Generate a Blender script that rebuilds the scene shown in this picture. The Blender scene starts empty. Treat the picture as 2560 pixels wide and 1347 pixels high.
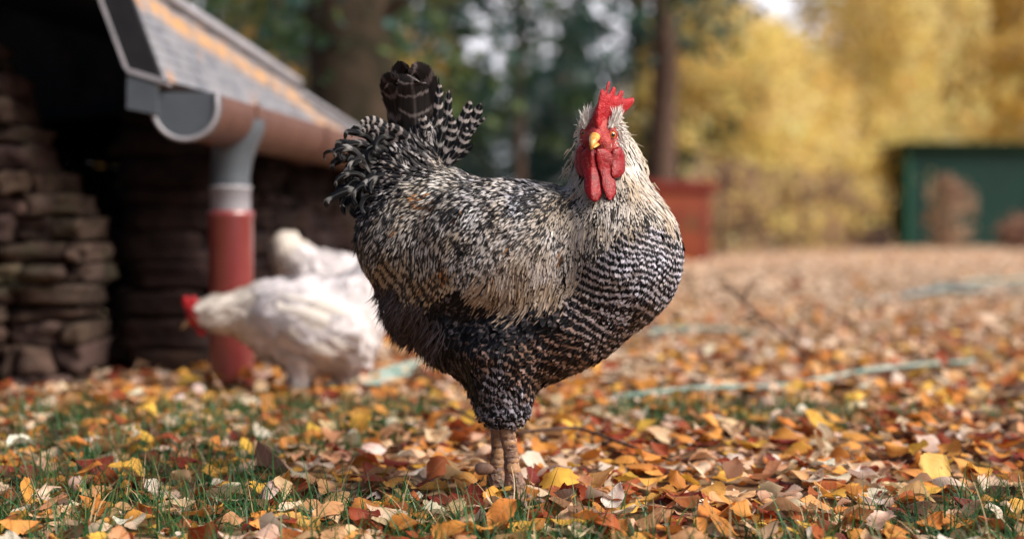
import bpy, bmesh, math, random
import numpy as np
from mathutils import Vector, Matrix, noise as mnoise
from mathutils.geometry import delaunay_2d_cdt

random.seed(7)
RNG = np.random.default_rng(11)
R = math.radians
SC = bpy.context.scene
COL = SC.collection

# ------------------------------------------------------------------ camera
FPX = 3555.6                      # 50 mm lens on a 36 mm sensor, in pixels of the 2560 wide photograph
CAMH = 0.39
PITCH = -math.atan((673.5 - 570) / FPX)
cd = bpy.data.cameras.new('camera'); cam = bpy.data.objects.new('camera', cd); COL.objects.link(cam)
cd.lens = 50; cd.sensor_width = 36; cd.clip_start = 0.05; cd.clip_end = 2000
cam.location = (0, 0, CAMH); cam.rotation_euler = (R(90) + PITCH, 0, 0)
cd.dof.use_dof = True; cd.dof.focus_distance = 1.90; cd.dof.aperture_fstop = 2.0
SC.camera = cam

# ------------------------------------------------------------------ light
SUN_EL, SUN_AZ = 42, 116          # azimuth clockwise from +Y (away from the camera): 90 = right
w = bpy.data.worlds.new('World'); SC.world = w; w.use_nodes = True
nt = w.node_tree; bg = nt.nodes['Background']
sky = nt.nodes.new('ShaderNodeTexSky'); sky.sky_type = 'NISHITA'; sky.sun_disc = False
sky.sun_elevation = R(SUN_EL); sky.sun_rotation = R(SUN_AZ); sky.air_density = 1.0; sky.dust_density = 3.0; sky.ozone_density = 1.0
def wn(t_, **kw):
    x_ = nt.nodes.new(t_)
    for a_, b_ in kw.items(): setattr(x_, a_, b_)
    return x_
wtc = wn('ShaderNodeTexCoord'); wsep = wn('ShaderNodeSeparateXYZ'); nt.links.new(wtc.outputs['Generated'], wsep.inputs[0])
wno = wn('ShaderNodeTexNoise'); wno.inputs['Scale'].default_value = 3.5; wno.inputs['Detail'].default_value = 5; nt.links.new(wtc.outputs['Generated'], wno.inputs['Vector'])
wm1 = wn('ShaderNodeMapRange', interpolation_type='SMOOTHSTEP'); nt.links.new(wsep.outputs[2], wm1.inputs[0]); wm1.inputs[1].default_value = .75; wm1.inputs[2].default_value = .18; wm1.inputs[3].default_value = 0; wm1.inputs[4].default_value = 1
wm2 = wn('ShaderNodeMapRange', interpolation_type='SMOOTHSTEP'); nt.links.new(wsep.outputs[1], wm2.inputs[0]); wm2.inputs[1].default_value = .1; wm2.inputs[2].default_value = .8
wm3 = wn('ShaderNodeMapRange'); nt.links.new(wno.outputs['Fac'], wm3.inputs[0]); wm3.inputs[1].default_value = .3; wm3.inputs[2].default_value = .5; wm3.inputs[3].default_value = .75
wa = wn('ShaderNodeMath', operation='MULTIPLY'); nt.links.new(wm1.outputs[0], wa.inputs[0]); nt.links.new(wm2.outputs[0], wa.inputs[1])
wb = wn('ShaderNodeMath', operation='MULTIPLY'); nt.links.new(wa.outputs[0], wb.inputs[0]); nt.links.new(wm3.outputs[0], wb.inputs[1])
wmix = wn('ShaderNodeMix', data_type='RGBA'); wmix.clamp_result = False; nt.links.new(wb.outputs[0], wmix.inputs[0]); nt.links.new(sky.outputs[0], wmix.inputs[6]); wmix.inputs[7].default_value = (15.5, 15.2, 16.4, 1)   # bank of bright cloud low in the sky
nt.links.new(wmix.outputs[2], bg.inputs[0]); bg.inputs[1].default_value = 0.065
sd = bpy.data.lights.new('sun', 'SUN'); sun = bpy.data.objects.new('sun', sd); COL.objects.link(sun)
sd.energy = 4.4; sd.angle = R(42); sd.color = (1.0, 0.91, 0.81)
dirv = Vector((math.sin(R(SUN_AZ)) * math.cos(R(SUN_EL)), math.cos(R(SUN_AZ)) * math.cos(R(SUN_EL)), math.sin(R(SUN_EL))))
sun.rotation_euler = dirv.to_track_quat('Z', 'Y').to_euler()
vs = SC.view_settings
vs.view_transform = 'Standard'; vs.look = 'None'; vs.exposure = 0.55; vs.gamma = 1; vs.use_curve_mapping = False
SC.cycles.use_denoising = True
SC.cycles.max_bounces = 6; SC.cycles.diffuse_bounces = 3; SC.cycles.glossy_bounces = 2
SC.cycles.transparent_max_bounces = 12; SC.cycles.transmission_bounces = 2
SC.cycles.sample_clamp_indirect = 6

# ------------------------------------------------------------------ helpers
def P(px, py, Y):
    """world point seen at photograph pixel (px,py) at distance Y ahead of the camera"""
    x = (px - 1280) / FPX; u = (673.5 - py) / FPX
    dy = math.cos(PITCH) - u * math.sin(PITCH); dz = math.sin(PITCH) + u * math.cos(PITCH)
    return Vector((x / dy * Y, Y, CAMH + dz / dy * Y))

def to_world(p, Y0, mp=None):
    """vectorised: design space (px, py, depth in px at Y0) -> world"""
    p = np.asarray(p, float)
    Y = Y0 + p[..., 2] * Y0 / FPX
    x = (p[..., 0] - 1280) / FPX; u = (673.5 - p[..., 1]) / FPX
    dy = math.cos(PITCH) - u * math.sin(PITCH); dz = math.sin(PITCH) + u * math.cos(PITCH)
    return np.stack([x / dy * Y, Y, CAMH + dz / dy * Y], -1)

def mesh_obj(name, V, F, mat=None, parent=None, attrs=None, smooth=True, uv=None):
    me = bpy.data.meshes.new(name)
    V = np.asarray(V, np.float32); F = np.asarray(F, np.int32)
    n = F.shape[1]
    me.vertices.add(len(V)); me.vertices.foreach_set('co', V.ravel())
    me.loops.add(F.size); me.loops.foreach_set('vertex_index', F.ravel())
    me.polygons.add(len(F)); me.polygons.foreach_set('loop_start', np.arange(0, F.size, n, dtype=np.int32))
    me.update(calc_edges=True); me.validate()
    me.polygons.foreach_set('use_smooth', np.full(len(me.polygons), smooth))
    if attrs:
        for k, a in attrs.items():
            a = np.asarray(a, np.float32)
            if a.ndim == 2 and a.shape[1] == 4:
                at = me.attributes.new(k, 'FLOAT_COLOR', 'POINT'); at.data.foreach_set('color', a.ravel())
            else:
                at = me.attributes.new(k, 'FLOAT_VECTOR', 'POINT'); at.data.foreach_set('vector', a.ravel())
    if mat: me.materials.append(mat)
    o = bpy.data.objects.new(name, me); COL.objects.link(o)
    if parent: o.parent = parent; o.matrix_parent_inverse = parent.matrix_world.inverted() if False else Matrix.Translation(-parent.location)
    return o

def bm_obj(name, bm, mat, parent=None, smooth=True):
    me = bpy.data.meshes.new(name); bm.normal_update(); bm.to_mesh(me); bm.free()
    for p in me.polygons: p.use_smooth = smooth
    if mat: me.materials.append(mat)
    o = bpy.data.objects.new(name, me); COL.objects.link(o)
    if parent: o.parent = parent; o.matrix_parent_inverse = Matrix.Translation(-parent.location)
    return o

def empty(name, loc, label, cat, group=None):
    o = bpy.data.objects.new(name, None); o.empty_display_size = 0.05; COL.objects.link(o); o.location = loc
    tag(o, label, cat, group); return o

def tag(o, label=None, cat=None, group=None, kind=None):
    if label: o['label'] = label
    if cat: o['category'] = cat
    if group: o['group'] = group
    if kind: o['kind'] = kind
    return o

class N:
    """tiny node builder"""
    def __init__(s, name):
        s.m = bpy.data.materials.new(name); s.m.use_nodes = True
        s.t = s.m.node_tree; s.b = s.t.nodes['Principled BSDF']; s.out = s.t.nodes['Material Output']
    def n(s, typ, ins=None, **kw):
        x = s.t.nodes.new(typ)
        for k, v in kw.items(): setattr(x, k, v)
        for k, v in (ins or {}).items(): s.set(x.inputs[k], v)
        return x
    def set(s, sock, v):
        if hasattr(v, 'is_output') or isinstance(v, bpy.types.NodeSocket): s.t.links.new(v, sock)
        else: sock.default_value = v
    def math(s, op, a, b=0.0, c=None, clamp=False):
        x = s.n('ShaderNodeMath', operation=op, use_clamp=clamp); s.set(x.inputs[0], a); s.set(x.inputs[1], b)
        if c is not None: s.set(x.inputs[2], c)
        return x.outputs[0]
    def mr(s, v, a, b, c=0.0, d=1.0, smooth=False):
        x = s.n('ShaderNodeMapRange', interpolation_type='SMOOTHSTEP' if smooth else 'LINEAR')
        for i, q in enumerate((v, a, b, c, d)): s.set(x.inputs[i], q)
        return x.outputs[0]
    def mix(s, f, a, b, blend='MIX'):
        x = s.n('ShaderNodeMix', data_type='RGBA', blend_type=blend)
        s.set(x.inputs[0], f); s.set(x.inputs[6], a); s.set(x.inputs[7], b); return x.outputs[2]
    def noise(s, scale, vec=None, detail=3, rough=0.55):
        x = s.n('ShaderNodeTexNoise', {'Scale': scale, 'Detail': detail, 'Roughness': rough})
        if vec is not None: s.set(x.inputs['Vector'], vec)
        return x.outputs['Fac']
    def geo(s): return s.n('ShaderNodeNewGeometry').outputs['Position']
    def obj(s): return s.n('ShaderNodeTexCoord').outputs['Object']
    def bump(s, h, strength=0.4, dist=0.01):
        x = s.n('ShaderNodeBump', {'Height': h, 'Strength': strength, 'Distance': dist}); s.t.links.new(x.outputs[0], s.b.inputs['Normal'])
    def ramp(s, f, stops):
        x = s.n('ShaderNodeValToRGB'); s.set(x.inputs[0], f)
        e = x.color_ramp.elements
        e[0].position, e[0].color = stops[0][0], (*stops[0][1], 1); e[1].position, e[1].color = stops[1][0], (*stops[1][1], 1)
        for p_, c_ in stops[2:]:
            q = e.new(p_); q.color = (*c_, 1)
        return x.outputs[0]
    def base(s, c, rough=0.6, spec=0.5):
        s.set(s.b.inputs['Base Color'], c if not isinstance(c, tuple) else (*c[:3], 1)); s.set(s.b.inputs['Roughness'], rough)
        s.b.inputs['Specular IOR Level'].default_value = spec; return s.m

def simple(name, c1, c2, scale=20, rough=0.7, spec=0.3, bump=0.3, dist=0.005, metal=0.0, rough2=None):
    k = N(name); f = k.noise(scale, k.geo(), 5, 0.6)
    k.base(k.mix(k.mr(f, 0.3, 0.7), (*c1, 1), (*c2, 1)), rough, spec); k.b.inputs['Metallic'].default_value = metal
    if bump: k.bump(k.noise(scale * 3, k.geo(), 4), bump, dist)
    return k.m

def spline(pts, n):
    """Catmull-Rom through pts (m,k) -> (n,k)"""
    p = np.asarray(pts, float); p = np.vstack([2 * p[0] - p[1], p, 2 * p[-1] - p[-2]])
    m = len(p) - 3; t = np.linspace(0, m - 1e-6, n); i = t.astype(int); f = (t - i)[:, None]
    a, b, c, d = p[i], p[i + 1], p[i + 2], p[i + 3]
    return 0.5 * (2 * b + (c - a) * f + (2 * a - 5 * b + 4 * c - d) * f**2 + (3 * b - a - 3 * c + d) * f**3)

def tube_arrays(path, radii, seg=10, wob=0.0, rng=RNG, caps=True):
    path = np.asarray(path, float); n = len(path)
    T = np.gradient(path, axis=0); T /= np.linalg.norm(T, axis=1)[:, None] + 1e-9
    up = np.array([0.13, 0.21, 0.97]) if abs(T[0][2]) < 0.8 else np.array([0.9, 0.3, 0.1])
    A = np.cross(T, up); A /= np.linalg.norm(A, axis=1)[:, None]; B = np.cross(T, A)
    th = np.linspace(0, 2 * math.pi, seg, endpoint=False)
    r = np.broadcast_to(np.asarray(radii, float), (n,))[:, None] * (1 + wob * rng.standard_normal((n, seg)))
    V = path[:, None] + A[:, None] * (np.cos(th)[None, :, None] * r[..., None]) + B[:, None] * (np.sin(th)[None, :, None] * r[..., None])
    V = V.reshape(-1, 3)
    F = [[i * seg + j, i * seg + (j + 1) % seg, (i + 1) * seg + (j + 1) % seg, (i + 1) * seg + j] for i in range(n - 1) for j in range(seg)]
    if caps:
        k = len(V); V = np.vstack([V, path[0], path[-1]])
        for j in range(seg):
            F.append([k, (j + 1) % seg, j, j]); F.append([k + 1, (n - 1) * seg + j, (n - 1) * seg + (j + 1) % seg, (n - 1) * seg + (j + 1) % seg])
    return V, F

def faces_obj(name, parts, mat, parent=None, smooth=True, colors=None):
    """join (V,F) pieces; F rows of 4 with a repeated last index are triangles"""
    Vs, Fs, off, C = [], [], 0, []
    for i, (V, F) in enumerate(parts):
        Vs.append(np.asarray(V)); Fs += [[a + off for a in f] for f in F]; off += len(V)
        if colors is not None: C.append(np.tile(colors[i], (len(V), 1)))
    me = bpy.data.meshes.new(name)
    me.from_pydata(np.vstack(Vs).tolist(), [], [f[:3] if len(f) == 4 and f[2] == f[3] else f for f in Fs]); me.update()
    for p in me.polygons: p.use_smooth = smooth
    if colors is not None:
        at = me.attributes.new('lc', 'FLOAT_COLOR', 'POINT'); at.data.foreach_set('color', np.vstack(C).astype(np.float32).ravel())
    if mat: me.materials.append(mat)
    o = bpy.data.objects.new(name, me); COL.objects.link(o)
    if parent: o.parent = parent; o.matrix_parent_inverse = Matrix.Translation(-parent.location)
    return o

def box_arrays(c, s, rz=0.0, M=None):
    c = np.array(c, float); s = np.array(s, float) / 2
    q = np.array([[x, y, z] for x in (-1, 1) for y in (-1, 1) for z in (-1, 1)]) * s
    if M is not None: q = q @ np.array(M).T
    elif rz: q = q @ np.array([[math.cos(rz), -math.sin(rz), 0], [math.sin(rz), math.cos(rz), 0], [0, 0, 1]]).T
    return q + c, [[0, 1, 3, 2], [4, 6, 7, 5], [0, 4, 5, 1], [2, 3, 7, 6], [0, 2, 6, 4], [1, 5, 7, 3]]

def bevel_box(bm, c, s, b=0.004, M=None):
    r = bmesh.ops.create_cube(bm, size=1.0); vs = r['verts']
    bmesh.ops.scale(bm, verts=vs, vec=s)
    if b: 
        es = list({e for v in vs for e in v.link_edges})
        g = bmesh.ops.bevel(bm, geom=es, offset=b, segments=2, affect='EDGES', profile=0.6)
        vs = list({v for f in g['faces'] for v in f.verts} | {v for v in vs if v.is_valid})
    if M: bmesh.ops.transform(bm, matrix=M, verts=vs)
    bmesh.ops.translate(bm, verts=vs, vec=c)

# ------------------------------------------------------------------ ground
def mat_ground():
    k = N('ground_leafy'); g = k.geo()
    v = k.n('ShaderNodeTexVoronoi', {'Vector': g, 'Scale': 22.0, 'Randomness': 1.0})
    h = k.n('ShaderNodeSeparateColor', {'Color': v.outputs['Color']})
    c = k.ramp(h.outputs[0], [(0.0, (.05, .03, .018)), (0.18, (.26, .085, .035)), (0.38, (.46, .21, .09)), (0.58, (.62, .36, .20)), (0.8, (.70, .48, .34)), (0.97, (.62, .40, .12))])
    d = k.noise(3.0, g, 4); c = k.mix(k.mr(d, 0.38, 0.68, 0.75, 0.12), c, (0.05, 0.045, 0.025, 1))
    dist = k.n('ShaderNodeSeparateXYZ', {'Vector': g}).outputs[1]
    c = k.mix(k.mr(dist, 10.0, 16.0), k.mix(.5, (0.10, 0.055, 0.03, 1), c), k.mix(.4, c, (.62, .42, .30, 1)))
    k.base(c, 0.9, 0.1); k.bump(h.outputs[1], 0.5, 0.01); return k.m
def ground_z(x, y): return 0.0
bm = bmesh.new()
for iy, (y0, y1) in enumerate([(-40, 0), (0, 8), (8, 40), (40, 400)]):
    vs_ = [bm.verts.new(p) for p in ((-300, y0, 0), (300, y0, 0), (300, y1, 0), (-300, y1, 0))]; bm.faces.new(vs_)
bmesh.ops.remove_doubles(bm, verts=bm.verts, dist=1e-4)
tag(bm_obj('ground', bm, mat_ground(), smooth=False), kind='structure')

# ------------------------------------------------------------------ leaves
def mat_leaf(name, transl=0.25):
    k = N(name)
    a = k.n('ShaderNodeAttribute', attribute_name='lc'); f = k.n('ShaderNodeAttribute', attribute_name='f1')
    s = k.n('ShaderNodeSeparateXYZ', {'Vector': f.outputs['Vector']}); u, v, rnd = s.outputs[0], s.outputs[1], s.outputs[2]
    g = k.geo(); au = k.math('ABSOLUTE', u)
    vein = k.math('SINE', k.math('MULTIPLY', k.math('SUBTRACT', v, k.math('MULTIPLY', au, 0.18)), 50.0))
    veinm = k.mr(vein, 0.8, 1.0, 0.0, 0.06)
    mid = k.mr(au, 0.0, 0.07, 0.35, 0.0)
    n1 = k.noise(90.0, g, 4, 0.6); n2 = k.noise(28.0, g, 3)
    c = k.mix(k.mr(n2, 0.42, 0.72, 0.0, 0.55), a.outputs['Color'], k.mix(1.0, a.outputs['Color'], (0.55, 0.28, 0.16, 1), 'MULTIPLY'))
    c = k.mix(k.mr(n1, 0.62, 0.74, 0.0, 0.7), c, (0.08, 0.03, 0.015, 1))
    c = k.mix(k.math('MAXIMUM', veinm, mid), c, (0.55, 0.38, 0.2, 1))
    k.base(c, 0.6, 0.22); k.bump(k.math('ADD', k.math('MULTIPLY', vein, 0.10), n1), 0.5, 0.0015)
    tr = k.n('ShaderNodeBsdfTranslucent', {'Color': c}); mx = k.n('ShaderNodeMixShader', {0: transl})
    k.t.links.new(k.b.outputs[0], mx.inputs[1]); k.t.links.new(tr.outputs[0], mx.inputs[2]); k.t.links.new(mx.outputs[0], k.out.inputs[0])
    return k.m
LEAFM = mat_leaf('fallen_leaf')
PAL = np.array([[.60, .24, .05], [.72, .34, .08], [.80, .46, .08], [.74, .50, .31], [.80, .62, .47], [.30, .055, .02], [.18, .025, .015], [.42, .12, .035], [.64, .36, .18], [.08, .03, .018], [.84, .74, .62]])
PW = np.array([.11, .12, .09, .16, .13, .07, .06, .09, .13, .06, .07]); PW = PW / PW.sum()

def leaf_batch(pos, size, rows, cols, shape_w, col, flat=0.35, curl=1.0, rng=RNG, serr=0.0, yaw=None, tilt=None):
    """n leaves lying at pos; returns V,F,attrs"""
    n = len(pos); v = np.linspace(0, 1, rows); u = np.linspace(-1, 1, cols)
    prof = np.interp(v, [0, .06, .18, .32, .5, .7, .86, .95, 1], [0.03, .30, .72, .92, .88, .62, .33, .12, .0])
    prof = prof[None] * (shape_w[:, None])                             # n,rows
    if serr: 
        prof = prof * (1 + serr * np.where(np.arange(rows) % 2 == 0, 1, -1)[None]) * (1 + 0.07 * rng.standard_normal((n, rows)))
    L = size[:, None, None]
    X = u[None, None, :] * prof[..., None] * L * 0.5
    Yy = (v[None, :, None] - 0.5) * L + 0 * X - np.abs(u)[None, None] * 0.05 * L
    fold = rng.uniform(-.2, 1.2, n)[:, None, None] * curl; bend = rng.uniform(-1.3, 1.9, n)[:, None, None] * curl; tw = rng.uniform(-.8, .8, n)[:, None, None] * curl
    vv = v[None, :, None] - .5
    Z = (np.abs(X) * fold * 0.55 + bend * vv**2 * L * 0.55 + tw * X * vv * 1.1
         + curl * 0.05 * L * np.sin(vv * 9 + u[None, None] * rng.uniform(2, 5, n)[:, None, None] + rng.uniform(0, 6, n)[:, None, None]) * np.abs(u)[None, None])
    V = np.stack([X, Yy, Z], -1).reshape(n, -1, 3)
    ya = rng.uniform(0, 2 * np.pi, n) if yaw is None else yaw
    ti = np.abs(rng.normal(0, flat, n)) if tilt is None else tilt
    ta = rng.uniform(0, 2 * np.pi, n)
    flip = np.where(rng.random(n) < .4, -1.0, 1.0); V[..., 2] *= flip[:, None]
    c, s = np.cos(ya)[:, None], np.sin(ya)[:, None]
    x, y, z = V[..., 0] * c - V[..., 1] * s, V[..., 0] * s + V[..., 1] * c, V[..., 2]
    ax, ay = np.cos(ta)[:, None], np.sin(ta)[:, None]; ct, st = np.cos(ti)[:, None], np.sin(ti)[:, None]
    dot = x * ax + y * ay                                              # rodrigues around (ax,ay,0)
    cx, cy, cz = ay * z, -ax * z, ax * y - ay * x
    x, y, z = x * ct + cx * st + ax * dot * (1 - ct), y * ct + cy * st + ay * dot * (1 - ct), z * ct + cz * st
    V = np.stack([x, y, z], -1)
    V[..., 2] -= V[..., 2].min(1)[:, None]
    V += pos[:, None, :]
    m = rows * cols
    q = np.array([[i * cols + j, i * cols + j + 1, (i + 1) * cols + j + 1, (i + 1) * cols + j] for i in range(rows - 1) for j in range(cols - 1)])
    F = (q[None] + (np.arange(n) * m)[:, None, None]).reshape(-1, 4)
    f1 = np.zeros((n, rows, cols, 3)); f1[..., 0] = u[None, None]; f1[..., 1] = v[None, :, None]; f1[..., 2] = rng.random(n)[:, None, None]
    lc = np.concatenate([np.repeat(col[:, None], m, 1), np.ones((n, m, 1))], -1)
    return V.reshape(-1, 3), F, {'f1': f1.reshape(-1, 3), 'lc': lc.reshape(-1, 4)}

def pick_cols(n, rng=RNG, light=None):
    c = PAL[rng.choice(len(PAL), n, p=PW)] * rng.uniform(.75, 1.12, (n, 1)) * rng.uniform(.92, 1.08, (n, 3))
    return np.clip(c, 0, .85)

def in_view_pts(n, y0, y1, marg=1.25, power=1.0):
    """points between two distances, a little wider than the view"""
    y = (RNG.random(n) * (y1**(power + 1) - y0**(power + 1)) + y0**(power + 1))**(1 / (power + 1))
    x = RNG.uniform(-1, 1, n) * (y * .36 * marg + .35)
    return x, y

def leaf_layer(name, n, y0, y1, rows, cols, smin, smax, zmax, label, serr=0, power=1.0, flat=.3, curl=1.0, pale=0):
    x, y = in_view_pts(n, y0, y1, power=power)
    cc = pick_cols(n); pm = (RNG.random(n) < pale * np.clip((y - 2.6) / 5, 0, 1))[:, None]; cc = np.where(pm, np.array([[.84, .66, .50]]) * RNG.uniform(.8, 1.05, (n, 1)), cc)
    z = RNG.uniform(0, 1, n)**1.6 * zmax
    V, F, A = leaf_batch(np.stack([x, y, z], 1), RNG.uniform(smin, smax, n) * np.where(RNG.random(n) < .12, 1.25, 1), rows, cols, RNG.uniform(.62, .98, n), cc, flat, curl, serr=serr)
    return V, F, A

def join_batches(name, bs, mat):
    Vs, Fs, off = [], [], 0; A = {}
    for V, F, a in bs:
        Vs.append(V); Fs.append(F + off); off += len(V)
        for k_, x in a.items(): A.setdefault(k_, []).append(x)
    return mesh_obj(name, np.vstack(Vs), np.vstack(Fs), mat, None, {k_: np.vstack(x) for k_, x in A.items()})

b0 = leaf_layer('z', 2600, 1.55, 3.0, 6, 3, .012, .028, .010, '', flat=.5)
b1 = leaf_layer('a', 4300, 1.55, 3.3, 15, 5, .026, .058, .018, '', serr=.05, flat=.32)
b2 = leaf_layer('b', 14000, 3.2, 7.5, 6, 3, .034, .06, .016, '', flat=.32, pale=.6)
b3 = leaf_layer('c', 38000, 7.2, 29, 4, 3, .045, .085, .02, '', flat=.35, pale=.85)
tag(join_batches('fallen_leaves', [b0, b1, b2, b3], LEAFM), 'carpet of orange, gold and brown fallen leaves covering the ground', 'leaf litter', kind='stuff')

# single leaves that stand out in the foreground
big = [ (730, 1325, .075, (.78, .44, .12), 'large flat golden leaf at the bottom edge left of the feet', 1.2, .25),
        (82, 1268, .070, (.72, .33, .07), 'upright orange leaf in the bottom left corner', .2, .9),
        (1500, 1228, .060, (.74, .42, .16), 'tilted golden leaf standing up just right of the near foot', .5, .7),
        (2330, 1200, .066, (.78, .50, .14), 'large yellow leaf standing in the grass at far right', 2.5, .8),
        (2045, 1290, .062, (.66, .33, .11), 'orange brown leaf at lower right below the grass tufts', 1.9, .5),
        (1070, 1240, .060, (.76, .46, .14), 'pale gold spotted leaf to the left of the feet', 2.2, .45),
        (1235, 1268, .040, (.72, .36, .06), 'small orange leaf right in front of the feet', .1, .8),
        (1400, 1290, .050, (.78, .50, .30), 'pale curled leaf with brown edge right of the front foot', .8, .7),
        (960, 1310, .060, (.78, .60, .44), 'cream underside of a leaf left of centre at the bottom edge', 1.4, .3),
        (1780, 1250, .050, (.70, .36, .09), 'bright orange leaf lying in grass right of centre foreground', 2.8, .4),
        (1150, 1105, .055, (.50, .14, .04), 'rusty red leaf behind and left of the feet', .9, .6),
        (1330, 1225, .045, (.22, .03, .025), 'dark red leaf standing against the near foot', .2, 1.1),
        (450, 1085, .055, (.80, .54, .12), 'bright yellow leaf among brown leaves at middle left', 1.9, .5),
        (620, 1130, .050, (.82, .52, .08), 'glowing yellow leaf in front of the white hen', .7, .5),
        (1240, 1210, .036, (.60, .28, .06), 'golden leaf tucked behind the far foot', 2.0, .6),
        (2480, 1225, .050, (.80, .62, .46), 'pale pinkish leaf lying at the right edge', 1.0, .3),
        (300, 1215, .055, (.76, .48, .30), 'peach coloured curled leaf in the left foreground grass', 2.6, .5),
        (1650, 1300, .048, (.40, .09, .03), 'dark rusty leaf at the bottom edge right of centre', .4, .4)]
for px, py, sz, c, lab, yaw, tl in big:
    Yd = CAMH / ((py + 14 - 570) / FPX); p = P(px, py + 14, Yd)
    V, F, A = leaf_batch(np.array([[0, 0, 0.008]]), np.array([sz]), 21, 9, np.array([.85]), np.array([c]), 0.3, .7, serr=.04, yaw=np.array([yaw]), tilt=np.array([tl]))
    o = mesh_obj('fallen_leaf', V, F, LEAFM, None, A); o.location = (p.x, p.y, 0.0)
    tag(o, lab, 'leaf', 'fallen leaves standing out in the foreground')

# ------------------------------------------------------------------ grass
def grass_batch(x, y, h, wd, rng=RNG, col=None, seg=5):
    n = len(x); t = np.linspace(0, 1, seg)
    az = rng.uniform(0, 2 * np.pi, n); lean = np.abs(rng.normal(.35, .35, n)); cur = rng.uniform(0, 1.0, n)
    a = lean[:, None] + cur[:, None] * t[None] * 1.4
    ds = h[:, None] / (seg - 1); r = np.cumsum(np.sin(a) * ds, 1) - np.sin(a[:, :1]) * ds; z = np.cumsum(np.cos(a) * ds, 1) - np.cos(a[:, :1]) * ds
    cx, cy = x[:, None] + r * np.cos(az)[:, None], y[:, None] + r * np.sin(az)[:, None]
    wdt = wd[:, None] * (1 - t[None]**1.5) + 1e-4
    fa = az + np.pi / 2 + rng.normal(0, .5, n)
    V = np.stack([np.stack([cx - np.cos(fa)[:, None] * wdt, cy - np.sin(fa)[:, None] * wdt, z], -1), np.stack([cx + np.cos(fa)[:, None] * wdt, cy + np.sin(fa)[:, None] * wdt, z], -1)], 2)
    q = np.array([[2 * i, 2 * i + 1, 2 * i + 3, 2 * i + 2] for i in range(seg - 1)])
    F = (q[None] + (np.arange(n) * seg * 2)[:, None, None]).reshape(-1, 4)
    base = np.array([[.022, .10, .024], [.035, .13, .035], [.014, .07, .03], [.09, .15, .04], [.045, .14, .05]])[rng.integers(0, 5, n)] * rng.uniform(.7, 1.3, (n, 1))
    dry = rng.random(n) < .07; base[dry] = (.50, .36, .20)
    lc = np.concatenate([np.repeat(base[:, None], seg * 2, 1), np.ones((n, seg * 2, 1))], -1)
    return V.reshape(-1, 3), F, {'lc': lc.reshape(-1, 4)}
k = N('grass_blade'); a = k.n('ShaderNodeAttribute', attribute_name='lc'); k.base(a.outputs['Color'], .45, .4)
tr = k.n('ShaderNodeBsdfTranslucent', {'Color': a.outputs['Color']}); mx = k.n('ShaderNodeMixShader', {0: .3})
k.t.links.new(k.b.outputs[0], mx.inputs[1]); k.t.links.new(tr.outputs[0], mx.inputs[2]); k.t.links.new(mx.outputs[0], k.out.inputs[0]); GRASSM = k.m
def tufts(n, y0, y1, per, h0, h1, power=1):
    x, y = in_view_pts(n, y0, y1, power=power)
    keep = np.array([mnoise.noise(Vector((a_ * 1.6, b_ * 1.6, 3.3))) for a_, b_ in zip(x, y)]) > -.04
    x, y = x[keep], y[keep]
    x = np.repeat(x, per) + RNG.normal(0, .014, len(x) * per); y = np.repeat(y, per) + RNG.normal(0, .014, len(y) * per)
    return grass_batch(x, y, RNG.uniform(h0, h1, len(x)), RNG.uniform(.0006, .0015, len(x)))
g1 = tufts(3000, 1.55, 3.0, 9, .025, .09); g2 = tufts(2400, 2.9, 7.5, 6, .02, .07)
tag(join_batches('grass', [g1, g2], GRASSM), 'thin green grass blades poking up through the fallen leaves', 'grass', kind='stuff')

# ------------------------------------------------------------------ SDF birds
class Sdf:
    def __init__(s, prims, k=40.0): s.p, s.k = prims, k
    def __call__(s, q):
        d = None
        for pr in s.p:
            if pr[0] == 'e':
                _, c, r, rot = pr; x = q - np.array(c, float)
                a = R(rot); X = x[:, 0] * math.cos(a) + x[:, 1] * math.sin(a); Yv = -x[:, 0] * math.sin(a) + x[:, 1] * math.cos(a)
                v = np.stack([X, Yv, x[:, 2]], 1); r = np.array(r, float)
                k0 = np.linalg.norm(v / r, axis=1) + 1e-9; k1 = np.linalg.norm(v / (r * r), axis=1) + 1e-9
                e = k0 * (k0 - 1) / k1
            else:
                _, a, b, ra, rb = pr; a = np.array(a, float); b = np.array(b, float); ab = b - a
                t = np.clip(((q - a) @ ab) / (ab @ ab), 0, 1); e = np.linalg.norm(q - (a + t[:, None] * ab), axis=1) - (ra + (rb - ra) * t)
            if d is None: d = e
            else:
                h = np.clip(.5 + .5 * (d - e) / s.k, 0, 1); d = d * (1 - h) + e * h - s.k * h * (1 - h)
        return d
    def grad(s, q, e=1.5):
        g = np.stack([s(q + np.eye(3)[i] * e) - s(q - np.eye(3)[i] * e) for i in range(3)], 1)
        return g / (np.linalg.norm(g, axis=1)[:, None] + 1e-9)
    def project(s, q, off=0.0, it=3):
        for _ in range(it): q = q - (s(q) - off)[:, None] * s.grad(q)
        return q
    def sample(s, n, rng=RNG):
        out = []
        for pr in s.p:
            if pr[0] == 'e':
                w_ = rng.standard_normal((n, 3)); w_ /= np.linalg.norm(w_, axis=1)[:, None]
                v = w_ * np.array(pr[2]); a = R(pr[3]); x = v[:, 0] * math.cos(a) - v[:, 1] * math.sin(a); y = v[:, 0] * math.sin(a) + v[:, 1] * math.cos(a)
                out.append(np.stack([x, y, v[:, 2]], 1) + np.array(pr[1]))
            else:
                m = n // 2; t = rng.random((m, 1)); w_ = rng.standard_normal((m, 3)); w_ /= np.linalg.norm(w_, axis=1)[:, None]
                out.append(np.array(pr[1]) * (1 - t) + np.array(pr[2]) * t + w_ * (pr[3] * (1 - t) + pr[4] * t))
        q = np.vstack(out); q = q[s(q) > -12]
        return s.project(q)

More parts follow.
